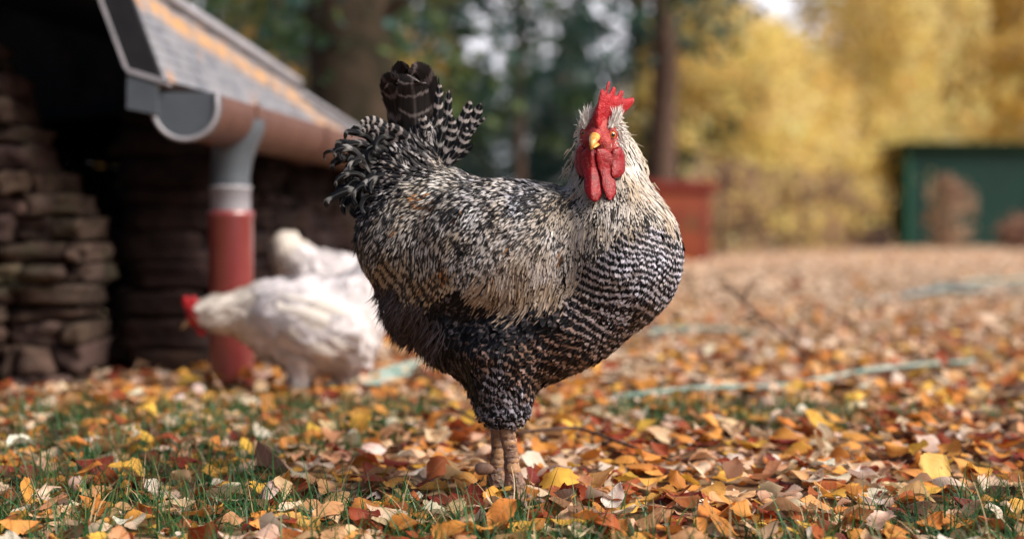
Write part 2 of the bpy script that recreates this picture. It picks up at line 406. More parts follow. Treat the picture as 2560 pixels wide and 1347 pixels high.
def sdf_mesh(name, sdf, Y0, mat, parent, voxel=11, off=0.0, bumpf=None):
    bm = bmesh.new()
    for pr in sdf.p:
        if pr[0] == 'e':
            M = Matrix.Translation(pr[1]) @ Matrix.Rotation(R(pr[3]), 4, 'Z') @ Matrix.Diagonal((*pr[2], 1)); bmesh.ops.create_icosphere(bm, subdivisions=4, radius=1, matrix=M)
        else:
            a, b = Vector(pr[1]), Vector(pr[2]); m = max(2, int((b - a).length / (min(pr[3], pr[4]) * .4)) + 1)
            for i in range(m + 1):
                t = i / m; bmesh.ops.create_icosphere(bm, subdivisions=3, radius=pr[3] * (1 - t) + pr[4] * t, matrix=Matrix.Translation(a.lerp(b, t)))
    me = bpy.data.meshes.new(name); bm.to_mesh(me); bm.free()
    o = bpy.data.objects.new(name, me); COL.objects.link(o)
    md = o.modifiers.new('r', 'REMESH'); md.mode = 'VOXEL'; md.voxel_size = voxel
    dg = bpy.context.evaluated_depsgraph_get(); me2 = bpy.data.meshes.new_from_object(o.evaluated_get(dg))
    V = np.empty(len(me2.vertices) * 3, np.float32); me2.vertices.foreach_get('co', V); V = V.reshape(-1, 3).astype(float)
    V = sdf.project(V, off, 3)
    if bumpf: V = bumpf(V, sdf)
    me2.vertices.foreach_set('co', to_world(V, Y0).astype(np.float32).ravel()); me2.flip_normals() if False else None
    for p in me2.polygons: p.use_smooth = True
    me2.update(); me2.materials.clear(); me2.materials.append(mat)
    bpy.data.objects.remove(o); o = bpy.data.objects.new(name, me2); COL.objects.link(o)
    if parent: o.parent = parent; o.matrix_parent_inverse = Matrix.Translation(-parent.location)
    me2.name = name; o.name = name
    return o

def thin(pts, rad):
    """greedy Poisson thinning with a radius per point"""
    keep = []; cell = 6.0; grid = {}
    order = RNG.permutation(len(pts)); P_ = pts.tolist(); Rr = rad.tolist()
    for i in order:
        x, y, z = P_[i]; r = Rr[i]; ci, cj, ck = int(x // cell), int(y // cell), int(z // cell); m = int(r // cell) + 1; ok = True; r2 = r * r
        for a in range(ci - m, ci + m + 1):
            for b in range(cj - m, cj + m + 1):
                for c in range(ck - m, ck + m + 1):
                    for q in grid.get((a, b, c), ()):
                        if (q[0] - x)**2 + (q[1] - y)**2 + (q[2] - z)**2 < r2: ok = False; break
                    if not ok: break
                if not ok: break
            if not ok: break
        if ok: grid.setdefault((ci, cj, ck), []).append((x, y, z)); keep.append(i)
    return np.array(keep)

def make_flow(ctrl):
    c = np.array(ctrl, float); d = c[:, 2:4] / np.linalg.norm(c[:, 2:4], axis=1)[:, None]
    def flow(q, nrm):
        w_ = 1 / (((q[:, None, :2] - c[None, :, :2])**2).sum(-1) + 200)**1.6
        f = (w_[..., None] * d[None]).sum(1); f = np.concatenate([f, np.zeros((len(q), 1))], 1)
        f -= (f * nrm).sum(1)[:, None] * nrm; return f / (np.linalg.norm(f, axis=1)[:, None] + 1e-6)
    return flow

def grow(sdf, q, flow, Tp, Y0, head, rows=6, rng=RNG):
    """feather blades rooted at q; Tp: dict of per-feather arrays. returns V,F,attrs in world space"""
    n = len(q); v = np.linspace(0, 1, rows); L = Tp['L'] * rng.uniform(.75, 1.2, n); W = Tp['W'] * rng.uniform(.8, 1.2, n)
    jit = rng.normal(0, Tp['turn'], n) + np.array([mnoise.noise(Vector(x * .022)) for x in q]) * Tp.get('swirl', .5)
    nz = np.array([mnoise.noise(Vector(x * .035 + 7)) + .6 * mnoise.noise(Vector(x * .09)) for x in q]); Tp['bias'] = Tp['bias'] + Tp['barw'] * nz * Tp.get('blotch', .5); Tp['dash'] = Tp['dash'] + np.maximum(0, nz - .12) * Tp.get('blotch', .5)
    c = q.copy(); C = []; Nn = []; T = []
    for i in range(rows):
        nr = sdf.grad(c); t = flow(c, nr); b = np.cross(nr, t); a = jit[:, None]; t = t * np.cos(a) + b * np.sin(a)
        C.append(c); Nn.append(nr); T.append(t)
        c = c + t * (L / (rows - 1))[:, None]; c = c - (sdf(c) )[:, None] * nr * .85
    C, Nn, T = np.stack(C, 1), np.stack(Nn, 1), np.stack(T, 1)
    lift = Tp['lift'] * rng.uniform(.3, 1.6, n)
    C = C + Nn * (lift[:, None] * (v[None]**1.3) + 1.0)[..., None]
    # flyaway curl at tip
    C += Nn * (Tp['fly'] * np.abs(rng.standard_normal(n)))[:, None, None] * (v**3)[None, :, None]
    pw = Tp['point'][:, None]
    wp = np.minimum(1, (v[None] / .3)**.6) * np.maximum(1 - v[None]**pw, 0)**.6
    Bv = np.cross(Nn, T); Bv /= np.linalg.norm(Bv, axis=2)[..., None] + 1e-9
    u = np.array([-1, 0, 1.])
    roll = rng.normal(0, .22, n)[:, None, None, None]
    off = u[None, None, :, None] * (W[:, None] * wp)[..., None, None]
    V = C[:, :, None] + Bv[:, :, None] * off + Nn[:, :, None] * (off * roll - np.abs(off) * .22)
    warp = np.array([mnoise.noise(Vector(x * .0075 + 3)) for x in q]) * 2.0
    ph = np.linalg.norm(V - np.array(head), axis=-1) / Tp['bar'][:, None, None] + warp[:, None, None] + rng.normal(0, Tp['pj'], n)[:, None, None] - .30 * (u**2)[None, None]
    m = rows * 3
    f1 = np.stack([np.broadcast_to(u[None, None], ph.shape), np.broadcast_to(v[None, :, None], ph.shape), ph], -1)
    rep = lambda *x: np.repeat(np.stack(x, 1)[:, None], m, 1).reshape(-1, len(x))
    rnd = rng.random(n) * 50
    f2 = rep(rnd, Tp['barw'], Tp['bias']); f3 = rep(Tp['streak'], Tp['dash'], Tp['fray'])
    g = rng.uniform(.78, 1.15, (n, 1)); lc = np.concatenate([np.clip(Tp['lc'] * g, 0, .9), np.ones((n, 1))], 1)
    dc = np.concatenate([Tp['dc'] * rng.uniform(.6, 1.5, (n, 1)), np.ones((n, 1))], 1)
    qf = np.array([[i * 3 + j, i * 3 + j + 1, (i + 1) * 3 + j + 1, (i + 1) * 3 + j] for i in range(rows - 1) for j in range(2)])
    F = (qf[None] + (np.arange(n) * m)[:, None, None]).reshape(-1, 4)
    return to_world(V.reshape(-1, 3), Y0), F, {'f1': f1.reshape(-1, 3), 'f2': f2, 'f3': f3, 'lc': np.repeat(lc, m, 0), 'dc': np.repeat(dc, m, 0)}

def mat_feather(fsamt=.55, nm='feather'):
    k = N(nm)
    A = lambda nm: k.n('ShaderNodeAttribute', attribute_name=nm)
    s1 = k.n('ShaderNodeSeparateXYZ', {'Vector': A('f1').outputs['Vector']}); s2 = k.n('ShaderNodeSeparateXYZ', {'Vector': A('f2').outputs['Vector']}); s3 = k.n('ShaderNodeSeparateXYZ', {'Vector': A('f3').outputs['Vector']})
    u, v, ph = s1.outputs; rnd, barw, bias = s2.outputs; streak, dash, fray = s3.outputs
    au = k.math('ABSOLUTE', u)
    # barbs: fine lines running out and towards the tip
    cv = k.n('ShaderNodeCombineXYZ', {'X': k.math('MULTIPLY', k.math('SUBTRACT', v, k.math('MULTIPLY', au, .35)), 16.0), 'Y': k.math('MULTIPLY', au, .6), 'Z': rnd}).outputs[0]
    barb = k.noise(2.2, cv, 2, .6)
    wob = k.noise(2.5, k.n('ShaderNodeCombineXYZ', {'X': k.math('MULTIPLY', v, 2.0), 'Y': u, 'Z': rnd}).outputs[0], 2)
    phw = k.math('ADD', ph, k.math('ADD', k.math('MULTIPLY', k.math('SUBTRACT', wob, .5), .34), k.math('MULTIPLY', k.math('SUBTRACT', barb, .5), .35)))
    sn = k.math('ADD', k.math('SINE', k.math('MULTIPLY', phw, 6.2832)), bias)
    barm = k.math('MULTIPLY', k.mr(sn, -.3, .3, smooth=True), barw)
    st = k.math('MULTIPLY', k.mr(au, .25, .6, 1.0, 0.0, smooth=True), k.math('MULTIPLY', streak, k.mr(v, .35, .95, 1.0, 0.0)))
    dn = k.noise(1.0, k.n('ShaderNodeCombineXYZ', {'X': k.math('MULTIPLY', v, 4.5), 'Y': k.math('MULTIPLY', u, .35), 'Z': rnd}).outputs[0], 2, .5)
    thr = k.math('SUBTRACT', .78, k.math('MULTIPLY', dash, .50))
    ds = k.mr(k.math('SUBTRACT', dn, thr), -.03, .04, smooth=True)
    dark = k.math('MAXIMUM', k.math('MAXIMUM', barm, st), ds)
    shaft = k.math('MULTIPLY', k.mr(au, .0, .16, 1.0, 0.0), k.mr(dark, 0, 1, .0, .25))
    dark = k.math('SUBTRACT', dark, shaft, clamp=True)
    c = k.mix(dark, A('lc').outputs['Color'], A('dc').outputs['Color'])
    fs = k.noise(3.2, k.n('ShaderNodeCombineXYZ', {'X': k.math('MULTIPLY', v, 1.3), 'Y': k.math('MULTIPLY', k.math('SUBTRACT', u, k.math('MULTIPLY', v, .4)), 2.4), 'Z': rnd}).outputs[0], 2, .6)
    c = k.mix(k.mr(fs, .42, .66, .0, fsamt), c, k.mix(1.0, c, (.30, .24, .20, 1), 'MULTIPLY'))
    c = k.mix(k.mr(barb, .35, .65, .0, .35), c, k.mix(1.0, c, (.45, .40, .36, 1), 'MULTIPLY'))
    k.base(c, .5, .14)
    k.bump(barb, .35, .0008)
    # frayed edges
    edge = k.math('ADD', au, k.math('MULTIPLY', k.math('SUBTRACT', barb, .35), k.math('MULTIPLY', fray, 2.2)))
    edge = k.math('ADD', edge, k.math('MULTIPLY', k.mr(v, .6, 1.0), k.math('MULTIPLY', fray, .4)))
    al = k.math('LESS_THAN', edge, 1.0)
    tp = k.n('ShaderNodeBsdfTransparent'); mx = k.n('ShaderNodeMixShader', {0: al})
    k.t.links.new(tp.outputs[0], mx.inputs[1]); k.t.links.new(k.b.outputs[0], mx.inputs[2]); k.t.links.new(mx.outputs[0], k.out.inputs[0])
    return k.m
FEATHER = mat_feather(); FEATHERW = mat_feather(.10, 'white_feather')

# feather kinds: L, W, spacing, lift, turn, fly, point, bar, pj, barw, bias, streak, dash, fray, light colour, dark colour
BK = (.006, .007, .010)
KINDS = {
 'hackle':  (58, 4.0, 6.0, 2.0, .08, 1.2, 1.8, 30, .3, 0, 0, .42, .34, .35, (.68, .60, .49), (.04, .03, .025)),
 'cape':    (52, 4.2, 6.0, 2.5, .10, 1.5, 1.9, 26, .3, 0, 0, .35, .50, .35, (.66, .59, .49), (.012, .012, .014)),
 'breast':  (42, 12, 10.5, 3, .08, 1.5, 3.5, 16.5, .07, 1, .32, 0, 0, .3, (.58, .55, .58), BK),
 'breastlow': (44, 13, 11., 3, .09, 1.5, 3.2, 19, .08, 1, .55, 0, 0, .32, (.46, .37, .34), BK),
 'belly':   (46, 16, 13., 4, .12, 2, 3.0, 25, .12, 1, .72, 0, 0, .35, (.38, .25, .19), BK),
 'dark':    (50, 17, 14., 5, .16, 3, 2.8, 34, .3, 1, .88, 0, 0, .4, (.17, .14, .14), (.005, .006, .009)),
 'wing':    (44, 3.8, 5.6, 2.0, .10, 1.2, 1.9, 30, .3, 0, 0, .10, .40, .35, (.66, .58, .49), (.045, .03, .025)),
 'speck':   (42, 4.2, 5.8, 2.2, .12, 1.3, 2.0, 34, .5, .94, -.25, .1, .3, .35, (.70, .64, .56), (.02, .017, .017)),
 'wingtip': (52, 3.6, 5.8, 4, .12, 3, 1.8, 30, .3, 0, 0, .15, .26, .35, (.52, .40, .28), (.05, .03, .025)),
 'back':    (42, 4.8, 6.2, 2.4, .14, 1.5, 2.2, 28, .5, .98, .24, .0, .15, .35, (.74, .70, .64), (.006, .007, .010)),
 'backdark': (38, 5.5, 6.5, 2.5, .16, 1.5, 2.2, 26, .5, 1, .72, .2, .3, .35, (.60, .60, .62), (.005, .005, .009)),
 'saddle':  (60, 4.4, 6.0, 2.8, .09, 2, 2.2, 32, .5, .98, .36, .0, .12, .3, (.78, .72, .61), (.007, .007, .010)),
 'saddletip': (64, 6.0, 7.4, 5, .10, 3, 2.8, 22, .12, .96, -.05, .1, .1, .3, (.56, .43, .28), (.02, .014, .012)),
 'tailbase': (54, 9.0, 9, 6, .25, 5, 2.4, 32, .3, 1, .90, .0, .1, .3, (.60, .55, .50), (.006, .006, .009)),
 'fluff':   (58, 2.6, 5.4, 10, .30, 12, 1.6, 30, .3, 0, 0, .1, .4, .4, (.11, .08, .075), (.012, .010, .012)),
 'thigh':   (32, 11, 10., 3, .16, 3, 3.0, 21, .17, 1, .38, 0, 0, .4, (.44, .41, .45), BK),
 'nape':    (52, 4.2, 6.2, 2.5, .12, 2, 1.9, 30, .3, 0, 0, .10, .14, .35, (.78, .69, .56), (.12, .09, .07)),
}
FIELDS = ['L', 'W', 'sp', 'lift', 'turn', 'fly', 'point', 'bar', 'pj', 'barw', 'bias', 'streak', 'dash', 'fray']
def kind_params(idx, names):
    tab = np.array([KINDS[n_][:14] for n_ in names], float); out = {f: tab[idx, i] for i, f in enumerate(FIELDS)}
    out['lc'] = (np.array([KINDS[n_][14] for n_ in names]) * (.94, .955, 1.04))[idx]; out['dc'] = np.array([KINDS[n_][15] for n_ in names])[idx]
    return out

# ------------------------------------------------------------------ rooster
YR = 2.0
ROO = P(1280, 1263, YR); ROO.z = 0
roo = empty('rooster', ROO, 'black and white barred rooster with red comb standing and staring at the camera', 'rooster')
body = Sdf([
 ('e', (1290, 655, 0), (300, 205, 180), 4),
 ('e', (1415, 775, -25), (255, 150, 155), -32),
 ('e', (1540, 640, -60), (165, 180, 160), -8),
 ('c', (1530, 570, -60), (1517, 405, -38), 140, 79),
 ('c', (1517, 405, -38), (1512, 338, -58), 76, 48),
 ('e', (1075, 590, 45), (185, 172, 150), -20),
 ('e', (1060, 745, 45), (108, 118, 115), 0),
 ('e', (1165, 835, 20), (120, 105, 120), 20),
 ('e', (1000, 440, 65), (95, 80, 72), -40),
 ('c', (1030, 430, 65), (1060, 350, 65), 66, 42),
 ('e', (1270, 600, -105), (205, 150, 85), 12),
 ('c', (1262, 890, -60), (1262, 1015, -50), 112, 64),
 ('c', (1232, 890, 70), (1240, 1015, 45), 95, 54)], k=38)
skin_dark = simple('down', (.03, .028, .03), (.05, .045, .045), 60, .9, .1)
sdf_mesh('body', body, YR, skin_dark, roo, 12, -4)
HEADP = (1505, 330, -70)
FLOW = make_flow([
 (1500, 350, 0, 1), (1450, 380, -.35, 1), (1580, 380, .5, 1), (1620, 450, .5, 1), (1440, 450, -.3, 1), (1400, 500, -.45, .9), (1655, 520, .4, 1),
 (1520, 540, 0, 1), (1470, 600, -.1, 1), (1560, 650, -.05, 1), (1690, 620, -.05, 1), (1690, 720, -.4, 1), (1500, 700, -.35, 1), (1600, 780, -.6, .9), (1450, 850, -.8, .6), (1350, 920, -.7, .7),
 (1300, 455, -1, .1), (1200, 465, -1, .2), (1330, 520, -.85, .5), (1300, 600, -.75, .7), (1350, 680, -.15, 1), (1270, 720, -.1, 1), (1180, 620, -.6, .8), (1410, 600, -.35, .9),
 (1130, 440, -1, .15), (1050, 480, -.9, .45), (1120, 560, -.6, .8), (1050, 650, -.25, 1), (950, 560, -.65, .8), (900, 620, -.7, .8),
 (1080, 400, -.9, -.35), (960, 440, -1, .15), (1060, 340, -.1, -1), (1010, 390, -.6, -.7), (1000, 780, -.45, .9), (950, 700, -.5, .8), (1060, 850, -.5, .9), (1150, 900, -.2, 1), (1250, 950, -.05, 1), (1310, 1000, .15, 1),
 (1180, 780, -.6, .8), (1300, 820, -.7, .7)])
ZONES = [('hackle', 1500, 400), ('hackle', 1440, 420), ('nape', 1590, 400), ('nape', 1620, 440), ('nape', 1650, 510), ('nape', 1600, 480), ('hackle', 1480, 470), ('cape', 1430, 500), ('cape', 1500, 520), ('cape', 1560, 545), ('breast', 1650, 570), ('cape', 1400, 540), ('hackle', 1445, 560), ('cape', 1480, 590),
 ('hackle', 1560, 505), ('cape', 1600, 525), ('hackle', 1520, 530), ('nape', 1680, 540), ('cape', 1540, 490),
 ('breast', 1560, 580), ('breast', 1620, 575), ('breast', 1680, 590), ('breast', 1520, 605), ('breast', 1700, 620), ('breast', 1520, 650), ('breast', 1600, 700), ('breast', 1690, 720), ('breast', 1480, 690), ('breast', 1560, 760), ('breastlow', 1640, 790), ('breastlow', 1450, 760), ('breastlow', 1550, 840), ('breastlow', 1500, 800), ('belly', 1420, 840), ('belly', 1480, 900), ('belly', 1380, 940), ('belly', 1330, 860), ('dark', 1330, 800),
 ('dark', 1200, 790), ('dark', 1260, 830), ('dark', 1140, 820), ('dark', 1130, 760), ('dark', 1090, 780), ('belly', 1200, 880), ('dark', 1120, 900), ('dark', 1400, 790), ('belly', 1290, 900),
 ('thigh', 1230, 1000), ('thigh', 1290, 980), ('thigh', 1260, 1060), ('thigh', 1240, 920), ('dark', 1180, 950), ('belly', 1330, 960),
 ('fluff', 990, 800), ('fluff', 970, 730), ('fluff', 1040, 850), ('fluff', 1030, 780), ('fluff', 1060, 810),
 ('back', 1300, 460), ('back', 1220, 460), ('back', 1250, 520), ('backdark', 1340, 480), ('backdark', 1310, 500), ('back', 1390, 470), ('back', 1180, 540), ('back', 1340, 550), ('speck', 1410, 570), 
 ('speck', 1350, 595), ('speck', 1280, 580), ('back', 1225, 600), ('speck', 1400, 630), ('wing', 1370, 650), ('speck', 1270, 620), ('speck', 1220, 660), ('wing', 1300, 650), ('wing', 1330, 680), ('wing', 1260, 680), ('back', 1180, 620), ('wingtip', 1300, 735), ('wingtip', 1370, 720), ('wingtip', 1240, 715), ('back', 1160, 660), ('wing', 1410, 700),
 ('saddle', 1060, 480), ('saddle', 1120, 450), ('saddle', 1120, 520), ('saddle', 1080, 560), ('saddle', 1000, 520), ('saddle', 940, 570), ('saddle', 1120, 600), ('saddle', 1020, 600), ('saddle', 900, 600), ('saddletip', 1050, 700), ('saddletip', 1000, 680), ('saddletip', 1090, 680), ('saddle', 1060, 640), ('saddle', 940, 640), ('saddletip', 960, 660),
 ('tailbase', 1000, 430), ('tailbase', 950, 440), ('tailbase', 1040, 380), ('tailbase', 900, 480), ('tailbase', 1090, 370), ('tailbase', 1060, 340), ('tailbase', 920, 520), ('tailbase', 1140, 395), ('tailbase', 885, 530), ('tailbase', 880, 580), ('tailbase', 1000, 452), ('tailbase', 1075, 405), ('tailbase', 940, 480), ('tailbase', 905, 440)]
zn = sorted(KINDS); zi = np.array([zn.index(z[0]) for z in ZONES]); zp = np.array([z[1:] for z in ZONES], float)
cand = body.sample(34000)
cand = cand[(cand[:, 1] < 1068)]
jq = cand[:, :2] + RNG.normal(0, 9, (len(cand), 2))
ti = zi[((jq[:, None] - zp[None])**2).sum(-1).argmin(1)]
hd = (np.abs(cand[:, 0] - 1502) < 52) & (cand[:, 1] < 440) & (cand[:, 2] < -70)       # bare face
cand, ti = cand[~hd], ti[~hd]
Tp = kind_params(ti, zn)
far = cand[:, 2] > 70
kp = thin(cand, Tp['sp'] * np.where(far, 1.9, 1.0) * .92)
cand, ti = cand[kp], ti[kp]
def mn_mask(q):
    h = RNG.random(len(q)); d = lambda cx, cy, rx, ry: ((q[:, 0] - cx) / rx)**2 + ((q[:, 1] - cy) / ry)**2
    return ((d(1085, 495, 34, 22) < 1) & (h < .5)) | ((d(1150, 520, 30, 18) < 1) & (h < .25)) | ((d(1112, 650, 10, 45) < 1) & (h < .55)) | ((d(1408, 620, 9, 40) < 1) & (h < .3)) | (h < .006)
# one mesh per plumage region
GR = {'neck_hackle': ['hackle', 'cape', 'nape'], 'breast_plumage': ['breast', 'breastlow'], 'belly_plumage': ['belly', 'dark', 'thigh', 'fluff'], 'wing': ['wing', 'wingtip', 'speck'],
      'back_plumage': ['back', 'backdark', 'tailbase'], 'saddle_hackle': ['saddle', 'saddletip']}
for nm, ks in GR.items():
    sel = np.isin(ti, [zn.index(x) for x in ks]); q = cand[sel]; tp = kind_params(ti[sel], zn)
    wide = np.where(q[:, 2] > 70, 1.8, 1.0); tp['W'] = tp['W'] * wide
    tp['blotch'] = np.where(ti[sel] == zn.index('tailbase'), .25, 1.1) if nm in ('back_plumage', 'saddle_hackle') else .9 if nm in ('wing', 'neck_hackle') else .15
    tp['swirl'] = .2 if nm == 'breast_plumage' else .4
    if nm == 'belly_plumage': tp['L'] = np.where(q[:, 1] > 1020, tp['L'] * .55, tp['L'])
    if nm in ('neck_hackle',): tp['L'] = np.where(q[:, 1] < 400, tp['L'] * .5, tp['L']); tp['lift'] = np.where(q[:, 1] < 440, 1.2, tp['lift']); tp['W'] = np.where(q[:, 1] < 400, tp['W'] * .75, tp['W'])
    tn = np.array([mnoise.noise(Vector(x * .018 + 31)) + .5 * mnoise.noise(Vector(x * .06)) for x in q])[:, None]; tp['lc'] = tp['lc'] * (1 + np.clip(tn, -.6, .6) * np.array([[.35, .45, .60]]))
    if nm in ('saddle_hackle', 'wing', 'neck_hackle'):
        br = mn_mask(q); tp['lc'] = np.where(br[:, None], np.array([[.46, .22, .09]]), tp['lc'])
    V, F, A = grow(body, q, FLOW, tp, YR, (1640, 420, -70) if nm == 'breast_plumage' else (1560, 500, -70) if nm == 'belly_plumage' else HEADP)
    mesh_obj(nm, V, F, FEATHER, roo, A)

def blade(name, pts, wid, kindp, parent, Y0, rows=16, cols=5, twist=0.0, tipround=3.0, cup=.25, bar=30, bias=.5, lc=(.5, .48, .46), dc=BK, barw=1, face=(0, 0, -1), fray=.2, label=None, mat=None):
    c = spline(pts, rows); T = np.gradient(c, axis=0); T /= np.linalg.norm(T, axis=1)[:, None]
    f = np.array(face, float); B = np.cross(T, f); B /= np.linalg.norm(B, axis=1)[:, None] + 1e-9; Nn = np.cross(B, T)
    a = np.linspace(0, twist, rows)[:, None]; B2 = B * np.cos(a) + Nn * np.sin(a); N2 = np.cross(B2, T)
    v = np.linspace(0, 1, rows); wp = wid * np.minimum(1, .35 + v * 1.6) * np.maximum(1 - v**tipround, 0)**.5
    u = np.linspace(-1, 1, cols)
    V = c[:, None] + B2[:, None] * (u[None, :] * wp[:, None])[..., None] - N2[:, None] * ((u[None]**2) * wp[:, None] * cup)[..., None]
    Lp = np.linalg.norm(np.diff(c, axis=0), axis=1).sum()
    ph = (v[:, None] * Lp / bar) + np.zeros((1, cols)) - .3 * u[None]**2 + RNG.random()
    n = rows * cols; one = np.ones(n)
    f1 = np.stack([np.broadcast_to(u[None], (rows, cols)), np.broadcast_to(v[:, None] * Lp / 60, (rows, cols)) % 1.0 if False else np.broadcast_to(v[:, None], (rows, cols)), ph], -1).reshape(-1, 3)
    A = {'f1': f1, 'f2': np.stack([one * RNG.random() * 50, one * barw, one * bias], 1), 'f3': np.stack([one * 0, one * .05, one * fray], 1),
         'lc': np.tile((*lc, 1), (n, 1)), 'dc': np.tile((*dc, 1), (n, 1))}
    F = [[i * cols + j, i * cols + j + 1, (i + 1) * cols + j + 1, (i + 1) * cols + j] for i in range(rows - 1) for j in range(cols - 1)]
    return mesh_obj(name, to_world(V.reshape(-1, 3), Y0), F, mat or FEATHER, parent, A)

TF = [  # points, width, light, bar, bias, twist
 ([(1050, 430, 70), (1070, 320, 78), (1066, 230, 74), (1046, 185, 55), (1020, 176, 36)], 37, (.10, .08, .08), 70, .5, .2, 5),
 ([(1040, 430, 80), (1030, 310, 92), (1018, 225, 92), (1008, 182, 80), (1022, 164, 66)], 37, (.12, .10, .10), 70, .5, -.1, 5),
 ([(1040, 420, 45), (1040, 320, 42), (1036, 250, 34), (1030, 208, 22), (1036, 192, 24)], 40, (.26, .23, .23), 44, .72, .0, 6),
 ([(1020, 430, 90), (1000, 320, 98), (982, 240, 92), (972, 205, 78), (985, 188, 60)], 27, (.09, .07, .07), 50, .5, .3, 5),
 ([(1010, 420, 60), (990, 330, 66), (988, 270, 60), (975, 225, 48), (962, 215, 40)], 22, (.13, .10, .10), 60, .5, .4, 4),
 ([(1075, 420, 50), (1092, 320, 46), (1097, 250, 44), (1100, 207, 44)], 12, (.46, .42, .42), 38, .62, .0, 3),
 ([(1090, 420, 50), (1112, 330, 52), (1120, 270, 52), (1123, 224, 52)], 11, (.40, .37, .37), 38, .62, .1, 3),
 ([(1110, 425, 46), (1140, 345, 46), (1163, 290, 42), (1178, 251, 40)], 14, (.48, .44, .44), 34, .5, -.1, 4),
 ([(1115, 430, 50), (1158, 350, 48), (1185, 300, 46), (1203, 258, 44)], 14, (.48, .44, .44), 34, .5, .1, 4.5),
 ([(1120, 430, 40), (1155, 360, 40), (1185, 318, 36), (1217, 291, 30)], 9, (.35, .33, .33), 24, .4, .3, 2.2),
 ([(1095, 425, 36), (1120, 360, 34), (1130, 320, 30), (1128, 285, 28)], 13, (.40, .37, .37), 26, .4, .0, 4),
 ([(1100, 430, 30), (1140, 380, 26), (1162, 345, 22), (1168, 318, 22)], 12, (.40, .37, .37), 26, .4, .0, 3),
 ([(1060, 430, 30), (1070, 360, 28), (1065, 320, 22), (1055, 285, 16)], 14, (.45, .42, .42), 26, .3, .0, 4),
 ([(1020, 400, 40), (970, 330, 38), (930, 302, 34), (897, 309, 30)], 14, (.45, .42, .41), 22, .3, .1, 2.4),
 ([(1010, 400, 34), (960, 345, 30), (925, 322, 28), (903, 330, 26)], 13, (.38, .35, .34), 22, .35, .2, 2.4),
 ([(1030, 390, 30), (990, 350, 24), (950, 330, 22), (930, 340, 20)], 14, (.30, .27, .27), 24, .5, .0, 2.6),
 ([(1050, 400, 22), (1020, 350, 18), (985, 320, 14), (960, 318, 10)], 12, (.30, .27, .27), 24, .5, .0, 2.6)]
for ti_, (pts, wd, lc, bar, bias, tw, tr_) in enumerate(TF):
    pts = [(x_, y_, d_) for x_, y_, d_ in pts]
    blade('tail_feather', pts, wd * (1.12 if ti_ < 5 else 1.25), None, roo, YR, bar=bar, bias=bias + (.22 if ti_ < 5 else 0), lc=lc, dc=(.010, .008, .009) if ti_ < 5 else BK, barw=.97 if ti_ < 5 else 1, twist=tw, tipround=tr_, cup=.22 if ti_ < 5 else .35, fray=.3)
rt = random.Random(9)
for i in range(34):                                   # shorter ragged feathers filling the fan
    bx = rt.uniform(965, 1140); a = math.pi / 2 + (1070 - bx) / 70 * .75 + rt.uniform(-.25, .25); L = rt.uniform(85, 150) * (1 - abs(bx - 1060) / 260); dd = rt.uniform(15, 95); cur = rt.uniform(-.25, .45)
    x, y = bx, 415 + rt.uniform(-12, 15); pts = [(x, y, dd)]
    for s_i in range(4): x += math.cos(a) * L / 4; y -= math.sin(a) * L / 4; a += cur * .4; pts.append((x, y, dd - s_i * 2))
    blade('tail_feather', pts, rt.uniform(10, 16), None, roo, YR, rows=14, cols=5, bar=rt.uniform(28, 44), bias=rt.uniform(.6, .98), lc=(rt.uniform(.22, .45),) * 3, twist=rt.uniform(-.5, .5), tipround=rt.uniform(2, 4), cup=.35, fray=.4)
rr = random.Random(5)
for i in range(82):                                   # curled lesser sickles hanging off the rear
    t = rr.random(); rx = rr.uniform(905, 1015); ry = 350 + t * 160 + rr.uniform(-20, 20); dd = rr.uniform(-5, 95)
    if i < 12:
        s0 = [(940, 400, 812, 402), (925, 430, 850, 388), (930, 460, 838, 470), (925, 500, 815, 520), (950, 380, 862, 352), (920, 420, 830, 430), (960, 440, 862, 500), (940, 370, 880, 345), (925, 470, 850, 520), (915, 400, 842, 380), (930, 440, 835, 395), (920, 490, 842, 492)][i]
        rx, ry, ex, ey = s0; mx_ = (rx * .35 + ex * .65) + rr.uniform(-6, 6); my_ = min(ry, ey) - rr.uniform(18, 34)
        pts = [(rx, ry, dd), ((rx + mx_) / 2, (ry + my_) / 2 - 8, dd - 4), (mx_, my_ + 8, dd - 10), (ex + 4, ey - 20, dd - 14), (ex, ey, dd - 10)]
    else:
        a = rr.uniform(2.3, 3.3) if ry < 450 else rr.uniform(2.6, 3.6); L = rr.uniform(70, 120); x, y = rx, ry; pts = [(x, y, dd)]
        cur = rr.uniform(.2, .5)
        for s in range(6):
            x += math.cos(a) * L / 6; y -= math.sin(a) * L / 6; a += cur; cur *= 1.25; pts.append((x, y, dd - s * 4))
    blade('sickle_feather', pts, rr.uniform(8, 14), None, roo, YR, rows=16, cols=5, bar=rr.uniform(40, 62), bias=rr.uniform(.7, .98), lc=(rr.uniform(.16, .45),) * 3, twist=rr.uniform(-.6, .9), tipround=2.6, cup=.5)

